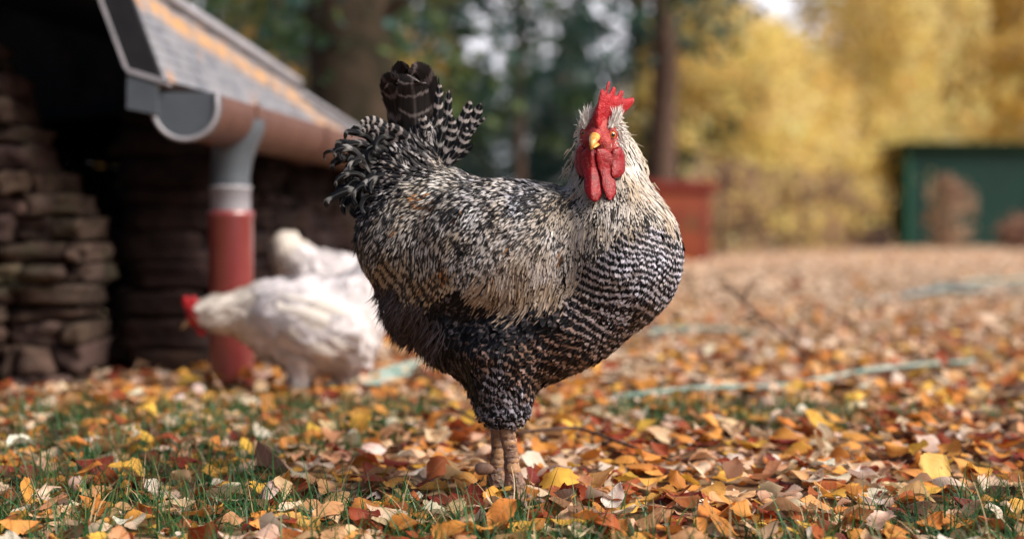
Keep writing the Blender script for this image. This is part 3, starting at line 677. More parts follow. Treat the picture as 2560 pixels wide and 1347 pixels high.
# --- head
def puff(name, outline, thick, depth, mat, parent, Y0, step=4.0, power=.5, n_out=90, bumps=0.0, smooth_in=True, edge=14.0):
    """fleshy slab from an outline (px,py); depth(x,y)-> design depth; thickness rounds off towards the rim"""
    ol = spline(list(outline) + [outline[0]], n_out)[:-1] if smooth_in else np.array(outline, float)
    if name == 'wattle': ol = ol.mean(0) + (ol - ol.mean(0)) * (1.26, 1.04)
    x0, y0 = ol.min(0); x1, y1 = ol.max(0)
    gx, gy = np.meshgrid(np.arange(x0, x1, step), np.arange(y0, y1, step)); g = np.stack([gx.ravel(), gy.ravel()], 1) + RNG.uniform(-.2, .2, (gx.size, 2)) * step
    def inside(p):
        x, y = p[:, 0], p[:, 1]; c = np.zeros(len(p), bool)
        for i in range(len(ol)):
            a, b = ol[i], ol[(i + 1) % len(ol)]
            m = ((a[1] > y) != (b[1] > y)) & (x < (b[0] - a[0]) * (y - a[1]) / (b[1] - a[1] + 1e-12) + a[0]); c ^= m
        return c
    def bdist(p):
        d = np.full(len(p), 1e9)
        for i in range(len(ol)):
            a, b = ol[i], ol[(i + 1) % len(ol)]; ab = b - a; t = np.clip(((p - a) @ ab) / (ab @ ab + 1e-9), 0, 1)
            d = np.minimum(d, np.linalg.norm(p - a - t[:, None] * ab, axis=1))
        return d
    g = g[inside(g)]; g = g[bdist(g) > step * .45]
    pts = np.vstack([ol, g]); m = len(ol)
    vo, _, fo, _, _, _ = delaunay_2d_cdt([Vector(p) for p in pts.tolist()], [], [list(range(m))], 1, 1e-4)
    vo = np.array([tuple(v) for v in vo]); bd = bdist(vo); T = thick * np.clip(bd / edge, 0, 1)**power
    dz = np.array([depth(x, y) for x, y in vo])
    if bumps: dz2 = np.array([mnoise.noise(Vector((x * .13, y * .13, 2.0))) * 1.0 + mnoise.noise(Vector((x * .3, y * .3, 9.0))) * .6 for x, y in vo]) * bumps
    else: dz2 = 0
    V = np.vstack([np.column_stack([vo, dz - T + dz2 * (bd > 1)]), np.column_stack([vo, dz + T])]); n = len(vo)
    F = [list(f) + [f[-1]] for f in fo] + [[f[2] + n, f[1] + n, f[0] + n, f[0] + n] for f in fo if len(f) == 3]
    o = faces_obj(name, [(to_world(V, Y0), F)], mat, parent)
    b = bmesh.new(); b.from_mesh(o.data); bmesh.ops.remove_doubles(b, verts=b.verts, dist=1e-5); bmesh.ops.recalc_face_normals(b, faces=b.faces); b.to_mesh(o.data); b.free()
    return o
def mat_red(name, c1, c2, rough=.38, scale=240, bd=.0012):
    k = N(name); g = k.geo(); f = k.noise(scale * .25, g, 4)
    v = k.n('ShaderNodeTexVoronoi', {'Vector': g, 'Scale': float(scale) * 2})
    cc = k.mix(k.mr(f, .35, .7), (*c1, 1), (*c2, 1)); cc = k.mix(k.mr(k.noise(scale * .9, g, 4), .52, .68, 0, .30), cc, (.55, .16, .15, 1))
    k.base(cc, k.mr(f, .3, .7, rough, rough + .2), .35)
    k.b.inputs['Subsurface Weight'].default_value = .03; k.b.inputs['Subsurface Radius'].default_value = (.01, .002, .001); k.b.inputs['Subsurface Scale'].default_value = .3
    k.bump(k.math('ADD', v.outputs['Distance'], k.math('MULTIPLY', k.noise(scale, g, 3), 1.2)), .6, bd); return k.m
REDW = mat_red('wattle_skin', (.17, .0008, .004), (.33, .003, .010), .28, 330, .0006)
REDC = mat_red('comb_skin', (.28, .002, .007), (.42, .010, .018), .45, 200)
FACE = mat_red('face_skin', (.30, .008, .012), (.52, .11, .10), .55, 260)
zo = lambda *pts: [(1350 + x / 3.285, 150 + y / 3.285) for x, y in pts]
head = Sdf([('e', (1499, 337, -98), (46, 47, 62), 0), ('e', (1498, 366, -112), (47, 42, 42), 0), ('e', (1492, 345, -148), (20, 22, 24), 0), ('e', (1500, 300, -116), (19, 40, 42), 0)], k=20)
def wrink(V, s):
    nr = s.grad(V); a = np.array([mnoise.noise(Vector((x * .09, y * .09, z * .09))) * 2.6 + mnoise.noise(Vector((x * .22, y * .22, z * .22))) * 1.8 for x, y, z in V]); return V + nr * a[:, None]
hd_ = sdf_mesh('face', head, YR, FACE, roo, 3.5, 0, wrink)
combo = zo((490, 620), (455, 560), (430, 490), (458, 400), (478, 340), (488, 290), (500, 250), (515, 238), (530, 262), (545, 215), (562, 178), (577, 187), (565, 240), (556, 285), (580, 250), (603, 222), (622, 238), (616, 285), (625, 298), (645, 268), (668, 248), (687, 265), (680, 312), (715, 318), (755, 308), (774, 322), (768, 355), (735, 395), (700, 430), (650, 475), (605, 455), (580, 520), (540, 580))
puff('comb', combo, 9, lambda x, y: -158 + max(0, (x - 1496)) * 1.05 - max(0, 300 - y) * .1, REDC, roo, YR, 3.2, .5, 130, 1.2, edge=11)
bm_parts = []
puff('wattle', zo((350, 790), (375, 745), (410, 720), (445, 745), (472, 810), (490, 900), (495, 1060), (470, 1140), (440, 1155), (400, 1120), (375, 1050), (372, 960), (355, 880)), 4.5, lambda x, y: -176 + abs(x - 1478) * .45 - max(0, y - 420) * .28, REDW, roo, YR, 3.2, .7, 60, .6)
puff('wattle', zo((485, 740), (540, 735), (585, 780), (602, 830), (592, 900), (585, 940), (606, 1000), (610, 1080), (590, 1130), (567, 1148), (542, 1110), (520, 1030), (510, 950), (490, 880), (480, 800)), 4.5, lambda x, y: -172 + (x - 1505) * .5 - max(0, y - 420) * .28, REDW, roo, YR, 3.2, .7, 60, .6)
puff('ear_lobe', zo((300, 720), (345, 700), (372, 760), (365, 850), (380, 940), (372, 968), (330, 950), (295, 900), (283, 830)), 7, lambda x, y: -128 - (x - 1440) * .9 - max(0, y - 400) * .25, REDW, roo, YR, 4, .5, 50, .8)
puff('ear_lobe', zo((590, 740), (650, 712), (682, 740), (697, 800), (700, 900), (670, 950), (630, 972), (590, 960), (580, 860)), 7, lambda x, y: -158 + (x - 1530) * .7 - max(0, y - 400) * .25, REDW, roo, YR, 4, .6, 50, 1.2)
# beak
kb = N('beak_horn'); f = kb.noise(120, kb.geo(), 3); kb.base(kb.mix(kb.mr(f, .45, .62), (.72, .40, .10, 1), (.66, .24, .05, 1)), .32, .5); kb.bump(kb.noise(400, kb.geo(), 3), .2, .0005); BEAK = kb.m
def cone_path(pts, rx, ry, n=14, seg=16):
    c = spline(pts, n); a = np.interp(np.linspace(0, 1, n), np.linspace(0, 1, len(rx)), rx); b = np.interp(np.linspace(0, 1, n), np.linspace(0, 1, len(ry)), ry)
    T = np.gradient(c, axis=0); T /= np.linalg.norm(T, axis=1)[:, None]; A = np.cross(T, [0, 1, 0]); A /= np.linalg.norm(A, axis=1)[:, None]; B = np.cross(T, A)
    th = np.linspace(0, 2 * math.pi, seg, endpoint=False)
    V = (c[:, None] + A[:, None] * (np.cos(th)[None] * a[:, None])[..., None] + B[:, None] * (np.sin(th)[None] * b[:, None])[..., None]).reshape(-1, 3)
    F = [[i * seg + j, i * seg + (j + 1) % seg, (i + 1) * seg + (j + 1) % seg, (i + 1) * seg + j] for i in range(n - 1) for j in range(seg)]
    k_ = len(V); V = np.vstack([V, c[-1]]); F += [[k_, (n - 1) * seg + j, (n - 1) * seg + (j + 1) % seg, (n - 1) * seg + (j + 1) % seg] for j in range(seg)]
    return V, F
V, F = cone_path([(1489, 343, -146), (1487, 343, -168), (1484, 350, -190), (1480, 363, -204), (1478, 375, -206)], [15, 14.5, 11.5, 6.5, 1.2], [14, 12, 10, 7, 1.8])
bk = faces_obj('beak', [(to_world(V, YR), F)], BEAK, roo)
V, F = cone_path([(1491, 358, -146), (1489, 361, -165), (1485, 366, -182), (1482, 370, -190)], [13, 11, 8, 2.5], [6.5, 5.5, 4.5, 2])
faces_obj('lower_beak', [(to_world(V, YR), F)], BEAK, roo)
NOSE = simple('nostril_dark', (.06, .02, .01), (.08, .03, .015), 50, .7)
for nx, ny, nd in ((1496, 345, -181), (1477, 346, -180)):
    b = bmesh.new(); bmesh.ops.create_uvsphere(b, u_segments=12, v_segments=8, radius=1, matrix=Matrix.Translation(Vector(to_world(np.array([nx, ny, nd]), YR))) @ Matrix.Diagonal((.0016, .0012, .0008, 1)))
    bm_obj('nostril', b, NOSE, bk)
# eyes
ke = N('eye_iris'); at = ke.n('ShaderNodeAttribute', attribute_name='f1'); s_ = ke.n('ShaderNodeSeparateXYZ', {'Vector': at.outputs['Vector']}).outputs[0]
ke.base(ke.ramp(s_, [(0.0, (.004, .003, .003)), (.40, (.006, .004, .003)), (.47, (.62, .22, .04)), (.78, (.50, .13, .02)), (.90, (.10, .02, .01))]), .06, .7); ke.b.inputs['Coat Weight'].default_value = .6; ke.b.inputs['Coat Roughness'].default_value = .03
def eye(cx, cy, cz, r, look):
    look = np.array(look, float); look /= np.linalg.norm(look)
    b = bmesh.new(); bmesh.ops.create_uvsphere(b, u_segments=32, v_segments=24, radius=1); V = np.array([v.co[:] for v in b.verts]); Fc = [[v.index for v in f.verts] for f in b.faces]; b.free()
    ang = np.arccos(np.clip(V @ look, -1, 1)); f1 = np.stack([ang / 1.15, ang * 0, ang * 0], 1)
    me = bpy.data.meshes.new('eye'); me.from_pydata(to_world(V * r + np.array([cx, cy, cz]), YR).tolist(), [], Fc); me.update()
    for p in me.polygons: p.use_smooth = True
    a_ = me.attributes.new('f1', 'FLOAT_VECTOR', 'POINT'); a_.data.foreach_set('vector', f1.astype(np.float32).ravel()); me.materials.append(ke.m)
    o = bpy.data.objects.new('eye', me); COL.objects.link(o); o.parent = roo; o.matrix_parent_inverse = Matrix.Translation(-roo.location)
    # lid ring
    t1 = np.cross(look, [0, 1, 0]); t1 /= np.linalg.norm(t1); t2 = np.cross(look, t1)
    th = np.linspace(0, 2 * math.pi, 25)
    ring = np.array([cx, cy, cz]) + look * r * .45 + (np.cos(th)[:, None] * t1 * 1.08 + np.sin(th)[:, None] * t2 * .92) * r * .98
    V2, F2 = tube_arrays(to_world(ring, YR), .0014, 8, 0, caps=False)
    faces_obj('eyelid', [(V2, F2)], FACE, o)
eye(1530, 337, -141, 10.5, (.36, .02, -1))
eye(1462, 333, -127, 9.5, (-.85, .02, -1))
# bristly small feathers on brows, cheeks and crown
def tuft(name, roots, dirs, L, W, lc, n, spread=.25, seed=1, jitter=6, kind_dash=.05):
    rg = np.random.default_rng(seed); Vs, Fs, A, off = [], [], {k_: [] for k_ in ('f1', 'f2', 'f3', 'lc', 'dc')}, 0
    roots = np.array(roots, float); dirs = np.array(dirs, float); rows = 5; v = np.linspace(0, 1, rows)
    for i in range(n):
        t = rg.random() * (len(roots) - 1); j = int(t); f = t - j; j2 = min(j + 1, len(roots) - 1)
        r0 = roots[j] * (1 - f) + roots[j2] * f + rg.normal(0, jitter, 3) * (1, 1, .5); d = dirs[j] * (1 - f) + dirs[j2] * f; d = d / np.linalg.norm(d) + rg.normal(0, spread, 3) ; d /= np.linalg.norm(d)
        l = L * rg.uniform(.55, 1.2); bend = rg.normal(0, .15, 3); c = r0 + d * (v * l)[:, None] + bend * (v**2 * l)[:, None]
        B = np.cross(d, [rg.normal(0, .5), rg.normal(0, .5), -1]); B /= np.linalg.norm(B); wp = W * (1 - v**1.5) + .2
        V = (c[:, None] + B * (np.array([-1, 0, 1])[None, :, None] * wp[:, None, None])).reshape(-1, 3)
        Vs.append(V); Fs += [[off + a * 3 + b_, off + a * 3 + b_ + 1, off + (a + 1) * 3 + b_ + 1, off + (a + 1) * 3 + b_] for a in range(rows - 1) for b_ in range(2)]; off += rows * 3; m = rows * 3
        A['f1'].append(np.stack([np.tile([-1, 0, 1], rows), np.repeat(v, 3), np.zeros(m)], 1)); A['f2'].append(np.tile([rg.random() * 50, 0, 0], (m, 1))); A['f3'].append(np.tile([0, kind_dash - .06, .05], (m, 1)))
        A['lc'].append(np.tile((*(np.array(lc) * rg.uniform(.85, 1.1)), 1), (m, 1))); A['dc'].append(np.tile((.1, .08, .07, 1), (m, 1)))
    return mesh_obj(name, to_world(np.vstack(Vs), YR), np.array(Fs), FEATHERW, roo, {k_: np.vstack(x) for k_, x in A.items()})
WH = (.89, .87, .84)
tuft('brow_tuft', [(1459, 318, -138), (1466, 302, -140), (1470, 290, -134)], [(-.2, -1, 0), (.05, -1, 0), (.15, -1, .1)], 27, 2.0, WH, 150, .16, 3, 4)
tuft('brow_tuft', [(1524, 317, -154), (1539, 309, -150), (1544, 296, -138)], [(.5, -1, 0), (.35, -1, 0), (.1, -1, .1)], 29, 2.0, WH, 200, .16, 4, 4)
tuft('cheek_feathers', [(1544, 316, -126), (1552, 338, -118), (1551, 360, -122)], [(.7, .2, .3), (.8, .6, .2), (.5, 1, .2)], 16, 1.1, WH, 300, .3, 5, 6)
tuft('cheek_feathers', [(1455, 318, -114), (1451, 335, -108), (1449, 352, -110)], [(-.7, .2, .3), (-.7, .6, .2), (-.4, 1, .2)], 11, 1.0, WH, 160, .3, 6, 5)
tuft('cheek_bristles', [(1512, 345, -142), (1525, 358, -134), (1540, 368, -120)], [(.4, .7, -.5), (.5, .6, -.5), (.5, .6, -.3)], 8, .6, WH, 260, .4, 7, 8)
tuft('cheek_bristles', [(1470, 352, -136), (1460, 358, -126), (1455, 366, -118)], [(-.4, .7, -.5), (-.5, .6, -.5), (-.5, .6, -.3)], 8, .6, WH, 140, .4, 8, 6)
tuft('crown_feathers', [(1475, 300, -60), (1505, 290, -50), (1545, 305, -60), (1560, 350, -50)], [(-.2, .3, 1), (0, .2, 1), (.4, .3, .8), (.6, .8, .5)], 24, 1.6, (.80, .74, .64), 300, .18, 9, 7, .1)
# stray hackles standing off the neck
tuft('stray_hackles', [(1560, 345, -60), (1582, 372, -50), (1598, 402, -50), (1612, 435, -45), (1640, 485, -50)], [(.8, .5, 0), (.7, .7, 0), (.5, .9, 0), (.45, 1, 0), (.5, 1, 0)], 34, 2.0, (.76, .68, .56), 60, .14, 10, 8, .08)
tuft('stray_hackles', [(1448, 345, -60), (1438, 380, -55), (1430, 405, -50), (1415, 440, -45)], [(-.5, .8, 0), (-.6, .8, 0), (-.45, 1, 0), (-.5, 1, 0)], 34, 2.0, (.70, .62, .50), 22, .2, 11, 8, .15)

# --- legs
kl = N('leg_scales'); g = kl.geo(); v_ = kl.n('ShaderNodeTexVoronoi', {'Vector': g, 'Scale': 170.0}); f = kl.noise(70, g, 4)
kl.base(kl.mix(kl.mr(f, .35, .65), (.34, .19, .13, 1), (.17, .11, .09, 1)), .5, .35); kl.bump(kl.math('ADD', v_.outputs['Distance'], kl.noise(260, g, 3)), 1.0, .004); LEG = kl.m
def leg(top, bottom, dd, wd, toes, yaw=0):
    a = np.array(top, float); b = np.array(bottom, float)
    pth = np.array([a, a * .6 + b * .4 + [2, 0, 0], a * .25 + b * .75 + [0, 0, -2], b]); c = spline(pth, 22)
    r = np.interp(np.linspace(0, 1, 22), [0, .3, .6, .72, .85, .93, 1], [wd * 1.05, wd * .85, wd * .85, wd * 1.05, wd * 1.3, wd * 1.15, wd * 1.3])
    Vt, Ft = tube_arrays(to_world(c, YR), r * YR / FPX, 18, .055)
    o = faces_obj('shank', [(Vt, Ft)], LEG, roo)
    # overlapping scutes down the front
    sc = []
    for i in range(13):
        t = .04 + i * .07; p = c[min(21, int(t * 21))]; rr_ = np.interp(t, [0, .3, .7, 1], [wd * 1.05, wd * .85, wd * .85, wd * 1.2])
        th = np.linspace(-1.0, 1.0, 9) + .35 + RNG.normal(0, .12); tlt = RNG.normal(0, .25); rows = []
        for kk, (dy, dr) in enumerate(((-8, -.5), (-3, 1.0), (4, 2.4), (7.5, .4))):
            dr = dr + RNG.normal(0, .9); rows.append(np.stack([p[0] + np.sin(th) * (rr_ + dr), np.full(9, p[1] + dy) + 5 * np.cos(th + tlt) + RNG.normal(0, 1.3, 9), p[2] - np.cos(th) * (rr_ + dr)], 1))
        Vv = np.vstack(rows); Fv = [[q * 9 + j, q * 9 + j + 1, (q + 1) * 9 + j + 1, (q + 1) * 9 + j] for q in range(3) for j in range(8)]
        sc.append((to_world(Vv, YR), Fv))
    kscale = SCUTE
    faces_obj('leg_scutes', sc, kscale, o)
    for tp in toes:
        cc = spline(tp, 14); rt = np.interp(np.linspace(0, 1, 14), [0, .5, .9, 1], [wd * .72, wd * .55, wd * .42, wd * .2]) * (1 + .12 * np.sin(np.linspace(0, 16, 14)))
        Vt, Ft = tube_arrays(to_world(cc, YR), rt * YR / FPX, 12, .03)
        t_ = faces_obj('toe', [(Vt, Ft)], LEG, roo)
        e = cc[-1]; d = cc[-1] - cc[-3]; d /= np.linalg.norm(d); cl = spline([e - d * 2, e + d * 10 + [0, 1, 0], e + d * 17 + [0, 6, 0]], 7)
        Vt, Ft = tube_arrays(to_world(cl, YR), np.linspace(wd * .28, .6, 7) * YR / FPX, 8)
        faces_obj('claw', [(Vt, Ft)], CLAW, t_)
kk_ = N('scute_horn'); g = kk_.geo(); f = kk_.noise(60, g, 3); kk_.base(kk_.mix(kk_.mr(f, .4, .6), (.44, .25, .13, 1), (.22, .14, .11, 1)), .4, .4); kk_.bump(kk_.noise(300, g, 3), .4, .0006); SCUTE = kk_.m
CLAW = simple('claw_horn', (.16, .11, .08), (.3, .22, .16), 80, .4, .5)
leg((1262, 1050, -50), (1290, 1232, -58), 0, 21.5, [
    [(1292, 1232, -60), (1300, 1248, -95), (1312, 1262, -150)], [(1288, 1235, -58), (1275, 1252, -90), (1262, 1266, -135)], [(1296, 1236, -58), (1325, 1248, -80), (1362, 1258, -105)], [(1290, 1236, -50), (1278, 1246, -20), (1262, 1252, 15)]])
leg((1243, 1050, 25), (1240, 1214, 24), 0, 19, [
    [(1236, 1212, 26), (1240, 1228, -10), (1246, 1240, -55)], [(1234, 1214, 26), (1215, 1230, 5), (1192, 1242, -20)], [(1240, 1214, 26), (1262, 1228, 10), (1285, 1238, -5)], [(1234, 1214, 30), (1225, 1226, 55), (1212, 1234, 85)]])
spur_s = Sdf([('c', (1232, 1172, 20), (1206, 1170, 0), 12, 16), ('e', (1200, 1171, -6), (13, 14, 13), 0)], k=8)
sdf_mesh('spur', spur_s, YR, simple('spur_horn', (.40, .24, .17), (.28, .16, .12), 80, .5, .4), roo, 3)

# ------------------------------------------------------------------ white hens
KINDS['hen'] = (60, 22, 17., 4, .16, 2, 3.0, 30, .3, 0, 0, 0, -.5, .18, (.78, .73, .70), (.6, .5, .42))
KINDS['hencream'] = (44, 15, 13., 3, .12, 1, 2.5, 30, .3, 0, 0, 0, -.5, .18, (.82, .74, .62), (.6, .5, .42))
KINDS['henfluff'] = (50, 12, 14., 8, .25, 6, 2.0, 30, .3, 0, 0, 0, -.5, .3, (.74, .68, .64), (.6, .5, .42))
WHD = simple('white_down', (.62, .56, .50), (.74, .68, .63), 40, .9, .1)
def hen(label, Y0, prims, ctrl, zones, gy, wings, tails, legs, headbits, loc):
    s = Sdf(prims, k=30); r = empty('hen', loc, label, 'hen', 'white hens beside the stone shed')
    sdf_mesh('body', s, Y0, WHD, r, 9, -3)
    fl = make_flow(ctrl); zn_ = ['hen', 'hencream', 'henfluff']; c = s.sample(2500)
    zi_ = np.array([zn_.index(z[0]) for z in zones]); zp_ = np.array([z[1:] for z in zones], float)
    t_ = zi_[((c[:, None, :2] - zp_[None])**2).sum(-1).argmin(1)]; tp = kind_params(t_, zn_); kp_ = thin(c, tp['sp'] * .95); c, t_ = c[kp_], t_[kp_]
    tp = kind_params(t_, zn_); tp['blotch'] = 0; V, F, A = grow(s, c, fl, tp, Y0, headbits['face'][0], rows=5); mesh_obj('plumage', V, F, FEATHERW, r, A)
    for pts, wd in wings:
        o = blade('wing_feather', pts, wd, None, r, Y0, rows=10, cols=5, barw=0, lc=(.80, .76, .72), tipround=3, cup=.3, fray=.1, mat=FEATHERW)
    for pts, wd in tails:
        blade('tail_feather', pts, wd, None, r, Y0, rows=10, cols=5, barw=0, lc=(.82, .77, .70), tipround=4, cup=.3, fray=.1, mat=FEATHERW)
    for pts, rad, m in legs:
        cc = spline(pts, 10); Vt, Ft = tube_arrays(to_world(cc, Y0), np.linspace(rad, rad * .85, 10) * Y0 / FPX, 10, .03); lg = faces_obj('leg', [(Vt, Ft)], m, r)
        e = cc[-1]
        for dx, dz in ((-28, -20), (-36, 4), (-18, 26), (18, 6)):
            cc2 = spline([e, e + [dx * .5, 3, dz * .5], e + [dx, 5, dz]], 6); Vt, Ft = tube_arrays(to_world(cc2, Y0), np.linspace(5.5, 3, 6) * Y0 / FPX, 8); faces_obj('toe', [(Vt, Ft)], HLEG, lg)
    (fc, fr) = headbits['face']; fs = Sdf([('e', fc, fr, 0)], 5); sdf_mesh('face', fs, Y0, REDC, r, 3)
    puff('comb', headbits['comb'], 4, lambda x, y: fc[2], REDC, r, Y0, 4, .5, 40, .5, edge=6)
    puff('wattle', headbits['wattle'], 4, lambda x, y: fc[2] - 8, REDW, r, Y0, 4, .5, 30, .5, edge=6)
    V, F = cone_path(headbits['beak'], [7, 5, 1], [7, 5, 1], 8, 10); faces_obj('beak', [(to_world(V, Y0), F)], HBEAK, r)
    b = bmesh.new(); ex, ey, ez = headbits['eye']; bmesh.ops.create_uvsphere(b, u_segments=12, v_segments=8, radius=4.5 * Y0 / FPX, matrix=Matrix.Translation(Vector(to_world(np.array([ex, ey, ez]), Y0)))); bm_obj('eye', b, NOSE, r)
    return r
HBEAK = simple('pale_horn', (.30, .18, .09), (.36, .22, .12), 60, .5, .4)
HLEG = simple('hen_leg', (.60, .34, .12), (.5, .28, .12), 60, .5, .4)
p0 = P(800, 990, 3.3); p0.z = 0
hen('white hen with lowered head walking left in front of the red drainpipe', 3.3,
    [('e', (770, 808, 0), (172, 118, 105), 6), ('e', (868, 815, 10), (80, 118, 92), 10), ('c', (650, 785, -5), (540, 785, -15), 78, 38), ('c', (540, 785, -15), (497, 782, -20), 36, 26), ('c', (870, 760, 5), (925, 690, 5), 66, 40), ('e', (770, 800, -82), (130, 66, 34), 16), ('c', (750, 900, -20), (745, 960, -20), 42, 20), ('c', (850, 900, 30), (852, 940, 30), 40, 18)],
    [(500, 770, 1, 0), (560, 770, 1, .1), (640, 800, 1, .3), (640, 740, 1, -.1), (760, 700, 1, 0), (760, 800, 1, .35), (850, 820, 1, .4), (700, 900, 1, .6), (800, 930, .8, .6), (900, 760, .7, -.6), (930, 690, .4, -1), (920, 850, .6, .8), (745, 950, 0, 1)],
    [('hencream', 520, 780), ('hencream', 580, 780), ('hen', 660, 780), ('hen', 760, 760), ('hen', 860, 780), ('hen', 760, 840), ('henfluff', 740, 920), ('henfluff', 880, 900), ('hen', 900, 720), ('henfluff', 930, 860)], 990,
    [([(690, 760, -112), (760, 800, -122), (840, 850, -110), (880, 872, -90)], 26), ([(690, 790, -110), (750, 830, -118), (810, 868, -108), (850, 884, -92)], 24), ([(700, 740, -108), (790, 765, -120), (870, 790, -105), (905, 800, -80)], 24), ([(690, 770, -116), (760, 785, -126), (840, 815, -116), (892, 838, -92)], 24)],
    [([(880, 740, -10), (915, 690, -14), (945, 640, -12)], 24), ([(890, 750, 10), (930, 700, 10), (965, 655, 12)], 24), ([(870, 730, 20), (900, 680, 22), (925, 636, 22)], 22), ([(890, 760, -25), (935, 720, -30), (970, 690, -30)], 20)],
    [([(748, 930, -22), (744, 965, -24), (742, 992, -26)], 13, WHD), ([(866, 930, 30), (880, 960, 30), (884, 985, 28)], 8, HLEG)],
    dict(face=((488, 790, -24), (22, 27, 22)), comb=[(462, 775), (455, 752), (463, 738), (472, 745), (482, 738), (492, 746), (500, 760), (490, 775), (475, 780)], wattle=[(495, 800), (512, 812), (515, 830), (505, 840), (493, 828)], beak=[(474, 800, -26), (462, 812, -28), (452, 824, -28)], eye=(484, 786, -46)), p0)
p1 = P(850, 921, 3.95); p1.z = 0
hen('second white hen, mostly hidden, with its tail raised behind the first', 3.95,
    [('e', (860, 745, 0), (140, 100, 85), 10), ('c', (735, 650, 0), (850, 730, 0), 44, 84), ('c', (735, 655, 0), (715, 618, 0), 44, 36), ('c', (940, 740, 0), (1000, 700, 0), 70, 40), ('c', (1000, 700, 0), (1040, 690, 0), 38, 26)],
    [(1030, 690, -1, .1), (960, 720, -1, .1), (860, 700, -1, -.2), (780, 660, -1, -.5), (715, 610, -.3, -1), (850, 800, -1, .4)],
    [('hencream', 1010, 700), ('hen', 900, 740), ('hen', 800, 700), ('hencream', 720, 620), ('hencream', 700, 650)], 921,
    [([(930, 710, -80), (870, 735, -92), (800, 760, -82), (770, 770, -70)], 22)],
    [([(745, 655, -10), (722, 620, -12), (716, 578, -10)], 18), ([(750, 650, 10), (735, 610, 12), (735, 576, 10)], 18), ([(735, 670, -6), (706, 640, -8), (690, 605, -6)], 18), ([(735, 680, 6), (704, 660, 6), (684, 640, 6)], 16)],
    [([(850, 830, -15), (850, 880, -15), (850, 918, -15)], 9, HLEG), ([(880, 830, 25), (880, 875, 25), (880, 908, 25)], 9, HLEG)],
    dict(face=((1050, 692, 0), (20, 24, 20)), comb=[(1040, 672), (1042, 650), (1052, 660), (1060, 650), (1066, 662), (1064, 676), (1052, 680)], wattle=[(1048, 705), (1058, 706), (1060, 725), (1052, 732), (1046, 720)], beak=[(1064, 694, 0), (1076, 698, 0), (1086, 704, 0)], eye=(1054, 688, -20)), p1)

# ------------------------------------------------------------------ stone shed at left
def stone_mat(name, c1, c2, c3):
    k = N(name); g = k.geo(); at = k.n('ShaderNodeAttribute', attribute_name='lc')
    f = k.noise(14, g, 5); f2 = k.noise(5, g, 3); c = k.mix(k.mr(f, .35, .65), (*c1, 1), (*c2, 1)); c = k.mix(k.mr(f2, .55, .7, 0, .8), c, (*c3, 1)); c = k.mix(1.0, c, at.outputs['Color'], 'MULTIPLY')
    k.base(c, .9, .15); k.bump(k.noise(35, g, 5), .7, .012); return k.m
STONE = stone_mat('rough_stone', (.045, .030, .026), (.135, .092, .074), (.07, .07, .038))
STONEW = stone_mat('shaded_stone', (.014, .008, .008), (.028, .015, .013), (.010, .009, .010))  # shed stone with the deep interior and eave shade put into its colour
def stone_piece(c, s, rng):
    b = bmesh.new(); bmesh.ops.create_cube(b, size=1); bmesh.ops.subdivide_edges(b, edges=b.edges[:], cuts=3, use_grid_fill=True)
    V = np.array([v.co[:] for v in b.verts]); F = [[v.index for v in f.verts] for f in b.faces]; b.free()
    n = V / np.linalg.norm(V, axis=1)[:, None]; V = V * .90 + n * .5 * .13
    o = rng.uniform(0, 50, 3); V = V * (1 + np.array([[mnoise.noise(Vector(v * 2.1 + o)) * .30 + mnoise.noise(Vector(v * 5 + o)) * .12] for v in V])); V = V * np.array(s) + np.array(c)
    return V, F
def stone_wall(name, u0, u1f, z1, to, thick, rowh, mat, parent, rng):
    """to(u, d, z) -> world; u along, d through"""
    parts, cols = [], []; z = 0
    while z < z1:
        h = rowh * rng.uniform(.55, 1.2); u = u0; ue = u1f(z + h / 2)
        while u < ue - .03:
            l = min(rng.uniform(.05, .17), ue - u); cz = z + h / 2
            V, F = stone_piece((0, 0, 0), (l * .93, thick, h * rng.uniform(.82, .98)), rng)
            V = V + np.array([u + l / 2, rng.uniform(-.035, .03), cz]); parts.append((np.array([to(*p) for p in V]), F)); g_ = rng.uniform(.6, 1.25); cols.append((g_, g_ * rng.uniform(.92, 1.05), g_ * rng.uniform(.88, 1.05), 1)); u += l
        z += h
    return faces_obj(name, parts, mat, parent, True, cols)
rs = np.random.default_rng(3)
shed = empty('stone_shed', (-1.6, 4.4, 0), 'old stone shed with low slate roof and black open front at the left', 'shed')
sil = [(990, 235), (950, 240), (850, 245), (780, 262), (650, 280), (600, 285), (560, 250), (500, 215), (460, 180), (400, 150), (330, 100), (290, 90), (210, 50), (130, 20), (60, 5), (-200, -60)]
YW = 3.38
zs = [P(0, s_[0], YW).z for s_ in sil]; xs_ = [P(s_[1], 500, YW).x for s_ in sil]
u1f = lambda z: float(np.interp(z, zs, xs_)) + rs.uniform(-.02, .02) - .05
stone_wall('front_wall', -3.0, u1f, .84, lambda u, d, z: (u, YW + .13 + d, z), .24, .062, STONE, shed, rs)
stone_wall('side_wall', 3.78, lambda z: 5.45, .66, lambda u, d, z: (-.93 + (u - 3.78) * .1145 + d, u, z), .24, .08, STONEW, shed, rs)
stone_wall('back_wall', -3.2, lambda z: -.8, .68, lambda u, d, z: (u, 5.5 + d, z), .2, .09, STONEW, shed, rs)
